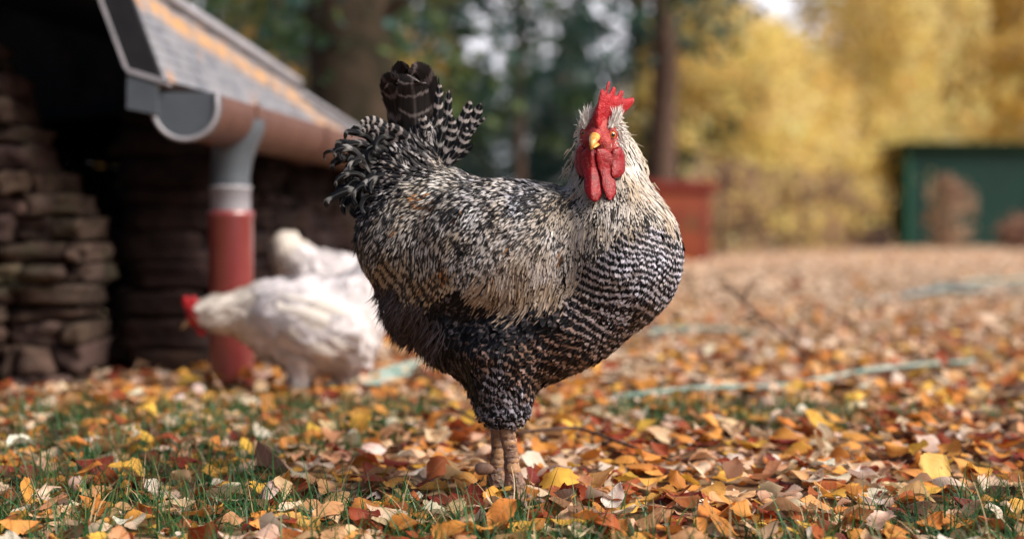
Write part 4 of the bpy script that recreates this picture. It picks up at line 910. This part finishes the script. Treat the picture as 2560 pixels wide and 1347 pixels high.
# roof: steep near slope whose top edge runs down to the far eave corner
def mat_slate():
    k = N('slate_roof'); tc = k.n('ShaderNodeAttribute', attribute_name='f1').outputs['Vector']
    br = k.n('ShaderNodeTexBrick', {'Vector': tc, 'Color1': (.13, .14, .17, 1), 'Color2': (.20, .21, .24, 1), 'Mortar': (.04, .04, .045, 1), 'Scale': 1.0, 'Mortar Size': .003, 'Brick Width': .07, 'Row Height': .028})
    g = k.geo(); c = k.mix(k.mr(k.noise(9, g, 4), .4, .7, 0, .6), br.outputs['Color'], (.30, .29, .31, 1))
    sy = k.n('ShaderNodeSeparateXYZ', {'Vector': tc}); band = k.math('ABSOLUTE', k.math('SUBTRACT', sy.outputs[2], .07))
    m = k.math('MULTIPLY', k.mr(band, .0, .05, 1.0, 0.0, True), k.mr(k.noise(14, g, 4), .36, .56, 0, .95))
    c = k.mix(m, c, (.52, .27, .09, 1))
    m2 = k.mr(k.noise(8.5, k.n('ShaderNodeVectorMath', {0: g, 1: (3, 5, 1)}, operation='ADD').outputs[0], 3), .62, .68, 0, .7); c = k.mix(m2, c, (.42, .21, .09, 1))
    k.base(c, .55, .4); k.bump(br.outputs['Fac'], .6, .004); return k.m
EA = np.array([-.785, 3.21, .724]); ED = np.array([.1145, 1, 0.])
def planeY(px, py, off=0):
    x = (px - 1280) / FPX; zz = (570 - py) / FPX; n = np.array([1, -.1145, .445]); t = (n @ (EA - [0, 0, CAMH]) + off) / (n @ np.array([x, 1, zz])); return np.array([x * t, t, CAMH + zz * t])
e0 = EA; e1 = EA + ED * 2.28
top_pts = [planeY(330, -30), planeY(420, 0), planeY(585, 108), planeY(742, 212), planeY(752, 238), planeY(900, 332)]
top_pts[0] = np.array([-.905, 3.21, top_pts[1][2] + .05])
roofp = [e0] + top_pts + [e1]
bot = []
nR = np.array([1, -.1145, .445]); nR /= np.linalg.norm(nR)
rows_ = []
NT = 26
tp_ = np.array(top_pts); 
for i in range(NT + 1):
    Yt = 3.21 + (top_pts[-1][1] - 3.21) * i / NT
    T_ = np.array([np.interp(Yt, tp_[:, 1], tp_[:, j]) for j in range(3)]); B_ = EA + ED * (Yt - 3.21)
    rows_.append([B_ * (1 - s) + T_ * s for s in np.linspace(0, 1, 7)])
last = e1; rows_.append([last] * 7)
V = []; f1 = []
for i, rw in enumerate(rows_):
    for j, p in enumerate(rw):
        V.append(p); d = p - rw[0]; up = np.linalg.norm(d); f1.append((p[1], up, np.linalg.norm(rw[-1] - p)))
n_ = len(rows_); F = [[i * 7 + j, (i + 1) * 7 + j, (i + 1) * 7 + j + 1, i * 7 + j + 1] for i in range(n_ - 1) for j in range(6)]
V = np.array(V); nb = len(V); V2 = V - nR * .022 + np.array([0, 0, -.004])
Vall = np.vstack([V, V2]); Fall = F + [[a + nb for a in f[::-1]] for f in F]
rim = [i * 7 for i in range(n_)] ; Fall += [[rim[i], rim[i] + nb, rim[i + 1] + nb, rim[i + 1]] for i in range(n_ - 1)]
Fall += [[j, j + 1, j + 1 + nb, j + nb] for j in range(6)]
roof = mesh_obj('roof', Vall, Fall, mat_slate(), shed, {'f1': np.vstack([f1, f1])}, smooth=False)
ZINC = simple('weathered_zinc', (.055, .068, .085), (.09, .105, .125), 10, .5, .5, .15, .002)
ZINCL = simple('pale_zinc', (.22, .22, .25), (.34, .33, .36), 14, .45, .5, .15, .002)
RUST = simple('rusty_steel', (.13, .060, .042), (.085, .036, .027), 16, .6, .35, .4, .003)
REDP = simple('faded_red_paint', (.20, .020, .020), (.26, .045, .045), 9, .38, .9, .1, .002); REDP.node_tree.nodes['Principled BSDF'].inputs['Coat Weight'].default_value = .8; REDP.node_tree.nodes['Principled BSDF'].inputs['Coat Roughness'].default_value = .3
BLK = simple('black_board_and_shade', (.010, .011, .014), (.018, .018, .022), 20, .8, .2)  # barge board's own black; under the roof it paints in the shade
# ridge capping rolls
for seg in ([0, 1, 2, 3], [4, 5]):
    cp = spline([top_pts[i] + nR * .004 for i in seg], 16); Vt, Ft = tube_arrays(cp, .020 if seg[0] == 0 else .013, 12, .02); faces_obj('ridge_cap', [(Vt, Ft)], ZINCL, roof)
# far slope and top closing the roof behind
tl = top_pts[0]; 
Vb = [top_pts[0], top_pts[3], top_pts[5], e1, np.array([-3.4, 5.7, .74]), np.array([-3.4, 5.7, 1.75]), np.array([-3.4, 3.14, 1.75]), np.array([-.905, 3.14, top_pts[0][2]]), np.array([-3.4, 6.0, .7])]
Fb = [[0, 1, 5, 5], [1, 2, 4, 5], [2, 3, 4, 4], [0, 5, 6, 7]]
faces_obj('roof_far_slope', [(np.array(Vb) - [0, 0, .003], Fb)], mat_slate(), shed, False)
Vc = np.array(Vb) - [0, 0, .05]; Vc[0] += [-.03, .05, -.02]; Vc[7] += [-.03, .1, 0]
faces_obj('shade_ceiling', [(Vc, Fb)], BLK, shed, False)  # black sheet added beneath the roof, standing in for interior shade
# west wall closing the inside
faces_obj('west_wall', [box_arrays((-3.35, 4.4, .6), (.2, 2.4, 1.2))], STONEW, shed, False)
def slab(a, b, width_vec, depth_vec):
    a, b, wv, dv = map(np.array, (a, b, width_vec, depth_vec)); V = np.array([a, b, b + wv, a + wv, a + dv, b + dv, b + wv + dv, a + wv + dv]); return V, [[0, 1, 2, 3], [7, 6, 5, 4], [0, 4, 5, 1], [1, 5, 6, 2], [2, 6, 7, 3], [3, 7, 4, 0]]
va = np.array(P(404, 200, 3.19)); vb = np.array(P(326, -8, 3.19)); vb2 = vb + (vb - va) * .35
wv = np.array(P(322, 176, 3.19)) - va
faces_obj('barge_board', [slab(va, vb2, wv, (0, .03, 0))], BLK, roof, False)
faces_obj('barge_trim', [slab(va + wv, vb2 + wv, wv * .10, (0, -.012, 0)), slab(va + wv, va + wv * .0, np.array([0, 0, .004]), (0, -.008, 0))], ZINCL, roof, False)
# zinc end plate beside the gutter
q = [P(318, 180, 3.185), P(392, 205, 3.185), P(392, 286, 3.185), P(316, 272, 3.185)]
qa = np.array([list(p) for p in q]); qb = qa + [0, .03, 0]
faces_obj('eave_plate', [(np.vstack([qa, qb]), [[0, 1, 2, 3], [7, 6, 5, 4], [0, 4, 5, 1], [1, 5, 6, 2], [2, 6, 7, 3], [3, 7, 4, 0]])], ZINC, roof, False)
qt = [P(316, 172, 3.18), P(420, 206, 3.18), P(420, 213, 3.18), P(316, 181, 3.18)]; qa = np.array([list(p) for p in qt]); qb = qa + [0, .035, 0]
faces_obj('eave_trim', [(np.vstack([qa, qb]), [[0, 1, 2, 3], [7, 6, 5, 4], [0, 4, 5, 1], [1, 5, 6, 2], [2, 6, 7, 3], [3, 7, 4, 0]])], ZINCL, roof, False)
# eave flashing strip over the gutter
fa = EA + ED * .33 + np.array([.012, 0, -.008]); fb = EA + ED * 2.28 + np.array([.012, 0, -.008])
faces_obj('eave_flashing', [slab(fa, fb, (.006, 0, -.022), (-.012, 0, 0))], ZINCL, roof, False)
# gutter
gut = empty('roof_gutter', (-.7336, 3.2, .667), 'half round rusty roof gutter with grey end cap along the shed eave', 'gutter')
GC = np.array([-.7336, 3.2, .660]); GR_ = .072; th = np.linspace(math.pi, 2 * math.pi, 19)
def gut_sec(r): return [(r * math.cos(t), r * math.sin(t)) for t in th]
sec = [(-GR_, .030)] + gut_sec(GR_) + [(GR_, .030)] ; sec_in = [(GR_ - .004, .030)] + [(x, y) for x, y in gut_sec(GR_ - .004)][::-1] + [(-GR_ + .004, .030)]
full = sec + sec_in; m = len(full); V = []
for i in range(2):
    c = GC + ED * (0.02 + 2.25 * i); V += [(c[0] + x, c[1], c[2] + z) for x, z in full]
F = [[j, (j + 1) % m, m + (j + 1) % m, m + j] for j in range(m)]
faces_obj('trough', [(np.array(V), F)], RUST, gut)
V = []; cs = [(-GR_ - .003, .034)] + gut_sec(GR_ + .003) + [(GR_ + .003, .034)]
for y in (0.0, .022): V += [(GC[0] + x + y * .1145, GC[1] + y, GC[2] + z) for x, z in cs]
m = len(cs); F = [[j, j + 1, m + j + 1, m + j] for j in range(m - 1)]
me = bpy.data.meshes.new('end_cap'); me.from_pydata(V, [], F + [list(range(m))[::-1]] + [list(range(m, 2 * m))]); me.materials.append(ZINC); ec = bpy.data.objects.new('end_cap', me); COL.objects.link(ec); ec.parent = gut; ec.matrix_parent_inverse = Matrix.Translation(-gut.location)
rimp = [(GC[0] + x, GC[1] - .002, GC[2] + z) for x, z in [(-GR_, .034)] + gut_sec(GR_) + [(GR_, .034)]]
Vt, Ft = tube_arrays(rimp, .0055, 8); faces_obj('end_cap_rim', [(Vt, Ft)], ZINCL, ec)
for yy in (.30, 1.0, 1.7):                             # gutter brackets
    c = GC + ED * yy; Vt, Ft = tube_arrays([(c[0] + x, c[1], c[2] + z) for x, z in [(-GR_ - .004, .034)] + gut_sec(GR_ + .004) + [(GR_ + .004, .034)]], .006, 6); faces_obj('gutter_bracket', [(Vt, Ft)], RUST, gut)
# downpipe
DX, DY = -.6965, 3.526
dp = empty('drainpipe', (DX, DY, 0), 'red drainpipe with grey zinc funnel top standing against the shed corner', 'drainpipe')
def lathe(prof, seg=28): 
    th_ = np.linspace(0, 2 * math.pi, seg, endpoint=False); V = np.array([(DX + r * math.cos(t) + ox, DY + r * math.sin(t), z) for r, z, ox in prof for t in th_]); n = len(prof)
    return V, [[i * seg + j, i * seg + (j + 1) % seg, (i + 1) * seg + (j + 1) % seg, (i + 1) * seg + j] for i in range(n - 1) for j in range(seg)]
zt = lambda py: float(P(570, py, DY).z)
faces_obj('lower_pipe', [lathe([(.0545, -.02, 0), (.0545, zt(545), 0), (.057, zt(542), 0), (.057, zt(528), 0), (.05, zt(526), 0)])], REDP, dp)
faces_obj('collar', [lathe([(.0485, zt(540), 0), (.0485, zt(530), 0), (.0485, zt(475), 0), (.052, zt(472), 0), (.052, zt(466), 0), (.045, zt(464), 0)])], ZINCL, dp)
faces_obj('funnel', [lathe([(.047, zt(475), 0), (.047, zt(440), 0), (.050, zt(400), .004), (.057, zt(360), .012), (.062, zt(335), .018), (.064, zt(318), .020), (.064, zt(300), .02)])], ZINC, dp)
V, F = lathe([(.0555, zt(860), 0), (.061, zt(858), 0), (.061, zt(845), 0), (.0555, zt(843), 0)]); 

# ------------------------------------------------------------------ trees
def mat_fol(name, rough=.6):
    k = N(name); a = k.n('ShaderNodeAttribute', attribute_name='lc'); k.base(a.outputs['Color'], rough, .25)
    tr = k.n('ShaderNodeBsdfTranslucent', {'Color': a.outputs['Color']}); mx = k.n('ShaderNodeMixShader', {0: .45})
    k.t.links.new(k.b.outputs[0], mx.inputs[1]); k.t.links.new(tr.outputs[0], mx.inputs[2]); k.t.links.new(mx.outputs[0], k.out.inputs[0]); return k.m
FOL = mat_fol('tree_foliage', .5)
def leaf_cloud(centres, rad, per, size, cols, rng, squash=.7, droop=0):
    n = len(centres) * per; c = np.repeat(centres, per, 0); rr_ = np.repeat(rad, per)
    o = rng.standard_normal((n, 3)); o /= np.linalg.norm(o, axis=1)[:, None]; o *= (rng.random(n)**.4 * rr_)[:, None]; o[:, 2] *= squash
    p = c + o; p[:, 2] -= droop * rng.random(n)**2 * rr_
    a = rng.standard_normal((n, 3)); a /= np.linalg.norm(a, axis=1)[:, None]; b = np.cross(a, rng.standard_normal((n, 3))); b /= np.linalg.norm(b, axis=1)[:, None]
    s = size * rng.uniform(.6, 1.3, (n, 1)); V = np.stack([p - a * s, p - b * s * .55, p + a * s, p + b * s * .55], 1).reshape(-1, 3)
    F = np.arange(n * 4).reshape(-1, 4); cc = cols[rng.integers(0, len(cols), len(centres))]; cc = np.repeat(cc * rng.uniform(.7, 1.3, (len(centres), 1)), per, 0) * rng.uniform(.75, 1.2, (n, 1))
    keep = p[:, 2] > .02; F = F[keep]
    return V, F, {'lc': np.repeat(np.concatenate([np.clip(cc, 0, .9), np.ones((n, 1))], 1), 4, 0)}
BARK = simple('dark_bark', (.07, .045, .035), (.13, .085, .065), 8, .9, .1, .6, .03)
BARKM = simple('mossy_bark', (.012, .015, .008), (.07, .048, .035), 4.5, .9, .1, .6, .03)
BARKP = simple('pale_bark', (.30, .26, .22), (.14, .11, .09), 6, .85, .1, .4, .02)
def tree(name, loc, label, cat, group, H, r0, cr, z0, style, cols, seed, nclump=160, per=34, size=.09, bark=BARK, lean=(0, 0), squash=.7, droop=0.0, crad=.55, copyof=None):
    if copyof:
        t = copyof.copy(); COL.objects.link(t); t.location = loc; tag(t, label, cat, group); t.rotation_euler.z = seed * 1.7
        for ch in copyof.children:
            c = ch.copy(); COL.objects.link(c); c.parent = t
        return t
    rng = np.random.default_rng(seed); t = empty(name, (0, 0, 0), label, cat, group)
    n = 12; zz = np.linspace(0, 1, n); path = np.stack([lean[0] * zz**1.2 * H + rng.normal(0, .012 * H, n) * zz * .6, lean[1] * zz * H + rng.normal(0, .012 * H, n) * zz * .6, zz * H - .05], 1)
    parts = [tube_arrays(path, r0 * (1 - zz * .85) * (1 + .6 * np.exp(-zz * 22)), 12, .04, rng)]; cen, rad = [], []
    nb = 26 if style != 'bush' else 12
    for i in range(nclump):
        h = z0 / H + (1 - z0 / H) * rng.random()**(1.7 if style == 'cone' else 1)
        ax = np.array([np.interp(h, zz, path[:, j]) for j in range(3)]); az = rng.uniform(0, 2 * np.pi)
        q = (h - z0 / H) / (1 - z0 / H + 1e-6)
        if style == 'cone': rm = cr * (1 - q)**.8 + .15
        elif style == 'weep': rm = cr * (math.sin(math.pi * min(1, q * .8 + .2))**.5)
        else: rm = cr * (math.sin(math.pi * (q * .85 + .12))**.6)
        r_ = rm * rng.random()**.45; c = ax + np.array([math.cos(az) * r_, math.sin(az) * r_, (-.25 * r_ if style == 'cone' else .0)])
        c[2] = max(c[2], .15); cen.append(c); rad.append(crad * rng.uniform(.6, 1.3))
        if i < nb:
            st = ax - [0, 0, min(.35 * r_, ax[2] * .6)]; mid = (st + c) / 2 + [0, 0, .12 * r_]; parts.append(tube_arrays(spline([st, mid, c], 6), np.linspace(max(.012, r0 * .22 * (1 - h * .6)), .008, 6), 6, .03, rng))
    faces_obj('trunk', parts, bark, t)
    V, F, A = leaf_cloud(np.array(cen), np.array(rad), per, size, np.array(cols), rng, squash, droop); mesh_obj('crown', V, F, FOL, t, A)
    t.location = loc; return t
DG = [(.035, .10, .088), (.055, .125, .10), (.08, .14, .095), (.028, .075, .075), (.12, .145, .125)]
MG = [(.05, .10, .035), (.08, .12, .04), (.14, .14, .04), (.035, .07, .035)]
YE = [(.90, .72, .32), (.90, .66, .24), (.90, .78, .44), (.76, .52, .18), (.90, .69, .28)]
YG = [(.78, .50, .12), (.70, .45, .12), (.82, .60, .2), (.46, .30, .09)]
def X(px, Y): return (px - 1280) / FPX * Y
G1 = 'evergreens closing off the view behind the rooster'; G2 = 'yellow autumn trees behind the green shed'
ever = tree('evergreen_tree', (X(620, 16), 16, 0), 'dark evergreen directly above the slate roof at upper left', 'tree', G1, 11, .20, 2.0, .3, 'cone', DG, 1, 330, 40, .10)
e_list = [(800, 24, 1, 'dark evergreen rising behind the mossy trunk'), (1090, 26, .45, 'shorter evergreen above the barred tail feathers'), (960, 32, .6, 'far evergreen showing between tail and mossy trunk'), (1210, 30, .34, 'low evergreen over the middle of the back'), (1330, 33, .38, 'low dark evergreen over the back with sky gaps above'), (1160, 44, .5, 'distant evergreen seen between the tail and the comb'), (1400, 46, .52, 'distant evergreen showing just left of the comb tips'),
          (1600, 24, 1, 'dark evergreen right behind the red comb'), (1440, 28, .42, 'low evergreen seen left of the red comb'), (1700, 30, .8, 'dark evergreen behind the slim brown trunk'), (760, 26, 1, 'evergreen half hidden by the left edge of the mossy trunk'), (420, 24, 1, 'evergreen hidden behind the shed roof'), (1880, 42, .45, 'dark evergreen showing between the yellow trees'), (2060, 40, .5, 'dark evergreen with sky beside it over the yellow trees'), (2330, 38, 1, 'dark evergreen topping the yellow trees at right')]
for i, (px, Y, sc_, lab) in enumerate(e_list):
    t = tree('evergreen_tree', (X(px, Y), Y, 0), lab, 'tree', G1, 0, 0, 0, 0, '', None, i + 2, copyof=ever); t.scale = (sc_**.5, sc_**.5, sc_)
tree('sparse_tree', (X(1300, 19), 19, 0), 'thin leafed tree with bright sky showing through above the back', 'tree', None, 8, .07, 1.7, 1.6, 'round', DG + MG[:2], 71, 210, 22, .075, crad=.26)
tree('sparse_tree', (X(1130, 24), 24, 0), 'thin leafed tree with sky gaps right of the mossy trunk', 'tree', None, 9, .07, 2.0, 1.8, 'round', DG + MG[:3], 72, 230, 22, .085, crad=.28)
tree('mossy_tree', (X(905, 8.2), 8.2, 0), 'thick mossy leaning tree trunk beyond the end of the roof', 'tree', None, 7.5, .30, 1.5, 1.45, 'round', MG + DG, 41, 120, 26, .05, bark=BARKM, lean=(-.07, .02), crad=.6)
tree('slim_tree', (X(1650, 17), 17, 0), 'slim dark brown trunk right of the comb with green leaves above', 'tree', None, 9, .19, 1.5, 2.5, 'round', MG + DG, 42, 90, 26, .08, lean=(.02, 0), crad=.5)
tree('undergrowth_bush', (X(700, 11), 11, 0), 'green leafy bush with yellow spots behind the slate roof', 'bush', None, 3.2, .05, 1.7, .3, 'bush', MG + [(.45, .27, .07)], 43, 120, 30, .07, crad=.45)
yel = tree('yellow_tree', (X(1790, 23.5), 23.5, 0), 'pale yellow weeping tree right of the slim brown trunk', 'tree', G2, 7.4, .15, 2.1, .6, 'weep', YE, 51, 420, 44, .085, bark=BARKP, droop=1.2, crad=.55)
yel.scale = (.85, .85, .56)
for i, (px, Y, sc_, lab) in enumerate([(1905, 26.5, .56, 'second pale yellow tree from the left'), (2150, 28.5, 1, 'yellow tree just left of the green shed'), (2280, 31, 1, 'yellow tree rising behind the left end of the green shed'), (2420, 34, 1, 'yellow tree behind the middle of the green shed'), (2020, 33, .52, 'far yellow tree filling the gap below the sky patch')]):
    tree('yellow_tree', (X(px, Y), Y, 0), lab, 'tree', G2, 0, 0, 0, 0, '', None, i + 1, copyof=yel).scale = (.82, .82, sc_)
gol = tree('golden_tree', (X(2430, 33), 33, 0), 'golden orange tree above the green shed roof', 'tree', G2, 9, .18, 2.4, .8, 'weep', YG + YE[:2], 52, 360, 40, .085, bark=BARKP, droop=.8, crad=.5)
for i, (px, Y, lab) in enumerate([(2600, 32, 'golden tree at the right edge of the picture'), (2760, 34, 'golden tree just outside the right edge')]):
    tree('golden_tree', (X(px, Y), Y, 0), lab, 'tree', G2, 0, 0, 0, 0, '', None, i + 1, copyof=gol)
BR = [(.30, .18, .15), (.38, .24, .19), (.24, .15, .12), (.34, .27, .15)]
br = tree('brown_shrub', (X(1850, 21), 21, 0), 'pinkish brown bare shrub beside the rusty tank', 'shrub', 'dry brown shrubs at the foot of the yellow trees', 1.25, .03, .75, .1, 'bush', BR + YE[:2], 61, 75, 18, .05, crad=.3)
for i, (px, Y, lab) in enumerate([(1960, 22, 'brown shrub below the second yellow tree'), (2080, 23, 'brown shrub left of the dark heap'), (1800, 19, 'brown shrub touching the right side of the rusty tank')]):
    tree('brown_shrub', (X(px, Y), Y, 0), lab, 'shrub', 'dry brown shrubs at the foot of the yellow trees', 0, 0, 0, 0, '', None, i + 3, copyof=br)
tree('bramble_clump', (X(2370, 25), 25, 0), 'reddish brown dead bramble clump in front of the green shed', 'shrub', None, 1.3, .03, .42, .1, 'round', [(.46, .32, .22), (.50, .36, .26), (.36, .22, .16)], 63, 60, 14, .055, crad=.2)
tree('leaf_heap', (X(2590, 24), 24, 0), 'brown heap of brushwood at the right edge before the shed', 'brush heap', None, .6, .03, .6, .05, 'bush', [(.40, .24, .18), (.32, .18, .13)], 64, 110, 26, .05, crad=.25)
tree('dark_heap', (X(2170, 25), 25, 0), 'dark purplish heap left of the green shed', 'brush heap', None, .55, .03, .3, .05, 'bush', [(.05, .03, .035), (.08, .045, .045)], 65, 60, 30, .05, crad=.2)

# ------------------------------------------------------------------ green shed
gs = empty('green_shed', (X(2450, 27), 27, 0), 'dark green garden shed with mossy flat roof at the far right', 'shed')
GP = simple('green_paint', (.002, .030, .024), (.003, .044, .034), 2.5, .6, .35, .2, .01); GT = simple('dark_tar_roof', (.012, .025, .016), (.02, .04, .02), 3, .9, .1)
x0, x1 = X(2268, 27), X(2900, 27)
parts = []; nb = 30; bw = (x1 - x0) / nb
for i in range(nb): parts.append(box_arrays((x0 + bw * (i + .5), 27 + (.008 if i % 2 else 0), .93), (bw - .012, .05, 1.86)))
faces_obj('front_wall', parts, GP, gs, False)
parts = [box_arrays((x0 + .02, 28.3, .93), (.05, 2.5, 1.86)), box_arrays((x1 - .02, 28.3, .93), (.05, 2.5, 1.86)), box_arrays(((x0 + x1) / 2, 29.6, .93), (x1 - x0 - .1, .05, 1.86))]
faces_obj('side_walls', parts, GP, gs, False)
b = bmesh.new(); bevel_box(b, ((x0 + x1) / 2, 28.3, 1.94), (x1 - x0 + .25, 2.95, .14), .03); bm_obj('roof', b, GT, gs)
faces_obj('corner_board', [box_arrays((x0 - .005, 26.955, .93), (.06, .03, 1.86))], simple('light_green_paint', (.01, .10, .065), (.015, .13, .08), 4, .6), gs, False)
dd_ = faces_obj('door', [box_arrays((X(2640, 27), 26.94, .9), (.85, .04, 1.75))], simple('shed_door_green', (.0025, .033, .024), (.004, .045, .03), 3, .6), gs, False)
Vt, Ft = tube_arrays([(X(2640, 27) - .34, 26.9, .85), (X(2640, 27) - .34, 26.88, .95), (X(2640, 27) - .34, 26.9, 1.05)], .012, 8); faces_obj('handle', [(Vt, Ft)], ZINC, dd_)

# ------------------------------------------------------------------ rusty tank
YT = 15.4; tk = empty('rusty_tank', (X(1650, YT), YT, 0), 'rusty orange steel tank with thick rim behind the neck of the rooster', 'tank')
RO = simple('orange_rust', (.42, .10, .045), (.30, .06, .03), 3, .75, .3, .4, .01); RO2 = simple('dark_rust', (.24, .035, .02), (.15, .022, .016), 4, .7, .3, .3, .01)
k = N('rust_with_moss'); g = k.geo(); c = k.mix(k.mr(k.noise(2.6, g, 4), .4, .6), (.27, .065, .03, 1), (.17, .035, .022, 1)); c = k.mix(k.mr(k.noise(2.1, g, 3), .58, .68, 0, .85), c, (.09, .09, .03, 1)); k.base(c, .75, .25); k.bump(k.noise(14, g, 4), .4, .01); ROM = k.m
xa, xb = X(1540, YT), X(1785, YT); zt_ = P(1700, 452, YT).z
b = bmesh.new(); bevel_box(b, ((xa + xb) / 2, YT + .35, zt_ / 2 - .03), (xb - xa - .06, .75, zt_ - .10), .05)
bm_obj('tank_body', b, ROM, tk)
parts = []; b = bmesh.new()
bevel_box(b, ((xa + xb) / 2, YT - .03, zt_ - .055), (xb - xa + .04, .05, .11), .015); bevel_box(b, ((xa + xb) / 2, YT + .74, zt_ - .055), (xb - xa + .04, .05, .11), .015)
bevel_box(b, (xa - .005, YT + .355, zt_ - .055), (.05, .72, .108), .015); bevel_box(b, (xb + .005, YT + .355, zt_ - .055), (.05, .72, .108), .015); bm_obj('rim', b, RO2, tk)
for fx in (xa + .1, xb - .1):
    b = bmesh.new(); bevel_box(b, (fx, YT + .05, .02), (.1, .1, .06), .01); bm_obj('foot', b, RO2, tk)

# ------------------------------------------------------------------ poles, hose and twigs on the ground
PALE = simple('bleached_green_wood', (.06, .17, .15), (.42, .47, .42), 9, .7, .2, .4, .003)
HOSE = simple('grey_green_plastic', (.05, .10, .10), (.22, .27, .27), 5, .4, .5, .1, .003)
TWIG = simple('dark_twig', (.07, .045, .035), (.13, .08, .06), 60, .85, .1, .4, .002)
def gp(px, py, lift=0.0):
    Yd = CAMH / ((py - 570) / FPX); p = P(px, py, Yd); return np.array([p.x, p.y, lift])
def ground_tube(name, pts, rad, mat, label, cat, group=None, n=40, wob=.05):
    c = spline([gp(x, y, z) for x, y, z in pts], n); o = c[0].copy(); Vt, Ft = tube_arrays(c - o, np.interp(np.linspace(0, 1, n), np.linspace(0, 1, len(rad)), rad), 8, wob); q = faces_obj(name, [(Vt, Ft)], mat); q.location = o
    tag(q, label, cat, group); return q
GRP = 'pale poles and pipes lying in the leaves'
ground_tube('weathered_pole', [(1530, 1015, .018), (1760, 1003, .03), (1960, 982, .016), (2200, 953, .032), (2440, 918, .018)], [.008, .006, .008, .006, .005], PALE, 'long pale greenish pole lying among leaves at middle right', 'pole', GRP)
ground_tube('weathered_pole', [(1620, 848, .025), (1750, 844, .032), (1980, 850, .016)], [.010, .012, .006], PALE, 'short pale pole lying just right of the breast', 'pole', GRP)
ground_tube('plastic_pipe', [(2120, 776, .02), (2240, 758, .03), (2360, 743, .045), (2480, 740, .035), (2700, 726, .035)], [.006, .010, .022, .013, .010], HOSE, 'grey green plastic pipe with a bulge lying at far right', 'pipe', GRP)
ground_tube('plastic_pipe', [(2330, 720, .03), (2450, 720, .04), (2640, 706, .035)], [.010, .014, .010], PALE, 'pale pipe lying just beyond the grey green one', 'pipe', GRP)
ground_tube('wooden_stick', [(905, 962, .012), (980, 940, .014), (1075, 912, .012)], [.012, .014, .010], PALE, 'upper pale green slat lying between the hen and the rooster', 'slat', GRP)
ground_tube('wooden_stick', [(900, 985, .012), (960, 968, .014), (1030, 945, .012)], [.012, .014, .010], PALE, 'lower pale green slat nearer the hen', 'slat', GRP)
ground_tube('wooden_stick', [(820, 975, .012), (870, 972, .014), (900, 968, .012)], [.008, .009, .007], PALE, 'short pale stick lying under the white hen', 'slat', GRP)
ground_tube('fallen_twig', [(1290, 1142, .040), (1380, 1140, .045), (1450, 1134, .042), (1540, 1158, .036), (1680, 1192, .024)], [.0030, .0034, .0030, .0026, .0018], TWIG, 'thin dark twig lying to the right of the feet', 'twig')
ground_tube('fallen_twig', [(1040, 1030, .03), (1110, 1068, .045), (1190, 1100, .035)], [.0016, .0024, .003], TWIG, 'thin dark twig lying to the left of the legs', 'twig')
def stem(name, pts3, rad, mat, label, cat, side=()):
    o = Vector(pts3[0]); t = empty(name, (o.x, o.y, 0), label, cat)
    c = spline([list(p) for p in pts3], 24); Vt, Ft = tube_arrays(c, np.linspace(rad, rad * .4, 24), 7, .06); faces_obj('stem', [(Vt, Ft)], mat, t)
    for (f, dx, dz, ln) in side:
        p = c[int(f * 23)]; cc = spline([p, p + np.array([dx, .01, dz]) * ln * .5, p + np.array([dx, .02, dz * 1.2]) * ln], 6); Vt, Ft = tube_arrays(cc, np.linspace(rad * .6, rad * .2, 6), 6); faces_obj('side_twig', [(Vt, Ft)], mat, t)
stem('bare_seedling', [P(2025, 925, 3.85), P(2000, 880, 3.8), P(1950, 835, 3.74), P(1880, 775, 3.7), P(1835, 730, 3.68), P(1798, 685, 3.66)], .0068, simple('brown_stem', (.06, .035, .028), (.11, .07, .05), 40, .8), 'thin bare brown stem leaning left out of the leaves at right', 'seedling', [(.3, .3, 1, .05), (.5, -1, .2, .06), (.7, .5, 1, .05), (.6, -.9, -.3, .06), (.85, -1, .1, .04)])
stem('dry_stalk', [gp(1284, 1320, 0), P(1283, 1270, 1.80), P(1286, 1210, 1.83), P(1278, 1165, 1.85)], .0011, simple('straw', (.55, .38, .24), (.62, .46, .3), 60, .7), 'thin straw coloured dry stalk standing in front of the near foot', 'stalk')
stem('dry_stalk', [gp(600, 1060, 0), P(570, 1000, 2.95), P(530, 930, 2.97)], .0016, simple('tan_straw', (.50, .30, .18), (.55, .36, .22), 60, .7), 'reddish dry stalk leaning left at the base of the drainpipe', 'stalk')
stem('dry_stalk', [gp(2340, 1200, 0), P(2395, 1140, 2.2), P(2450, 1082, 2.2)], .0012, TWIG, 'dark thin stalk slanting up to the right at far right', 'stalk')
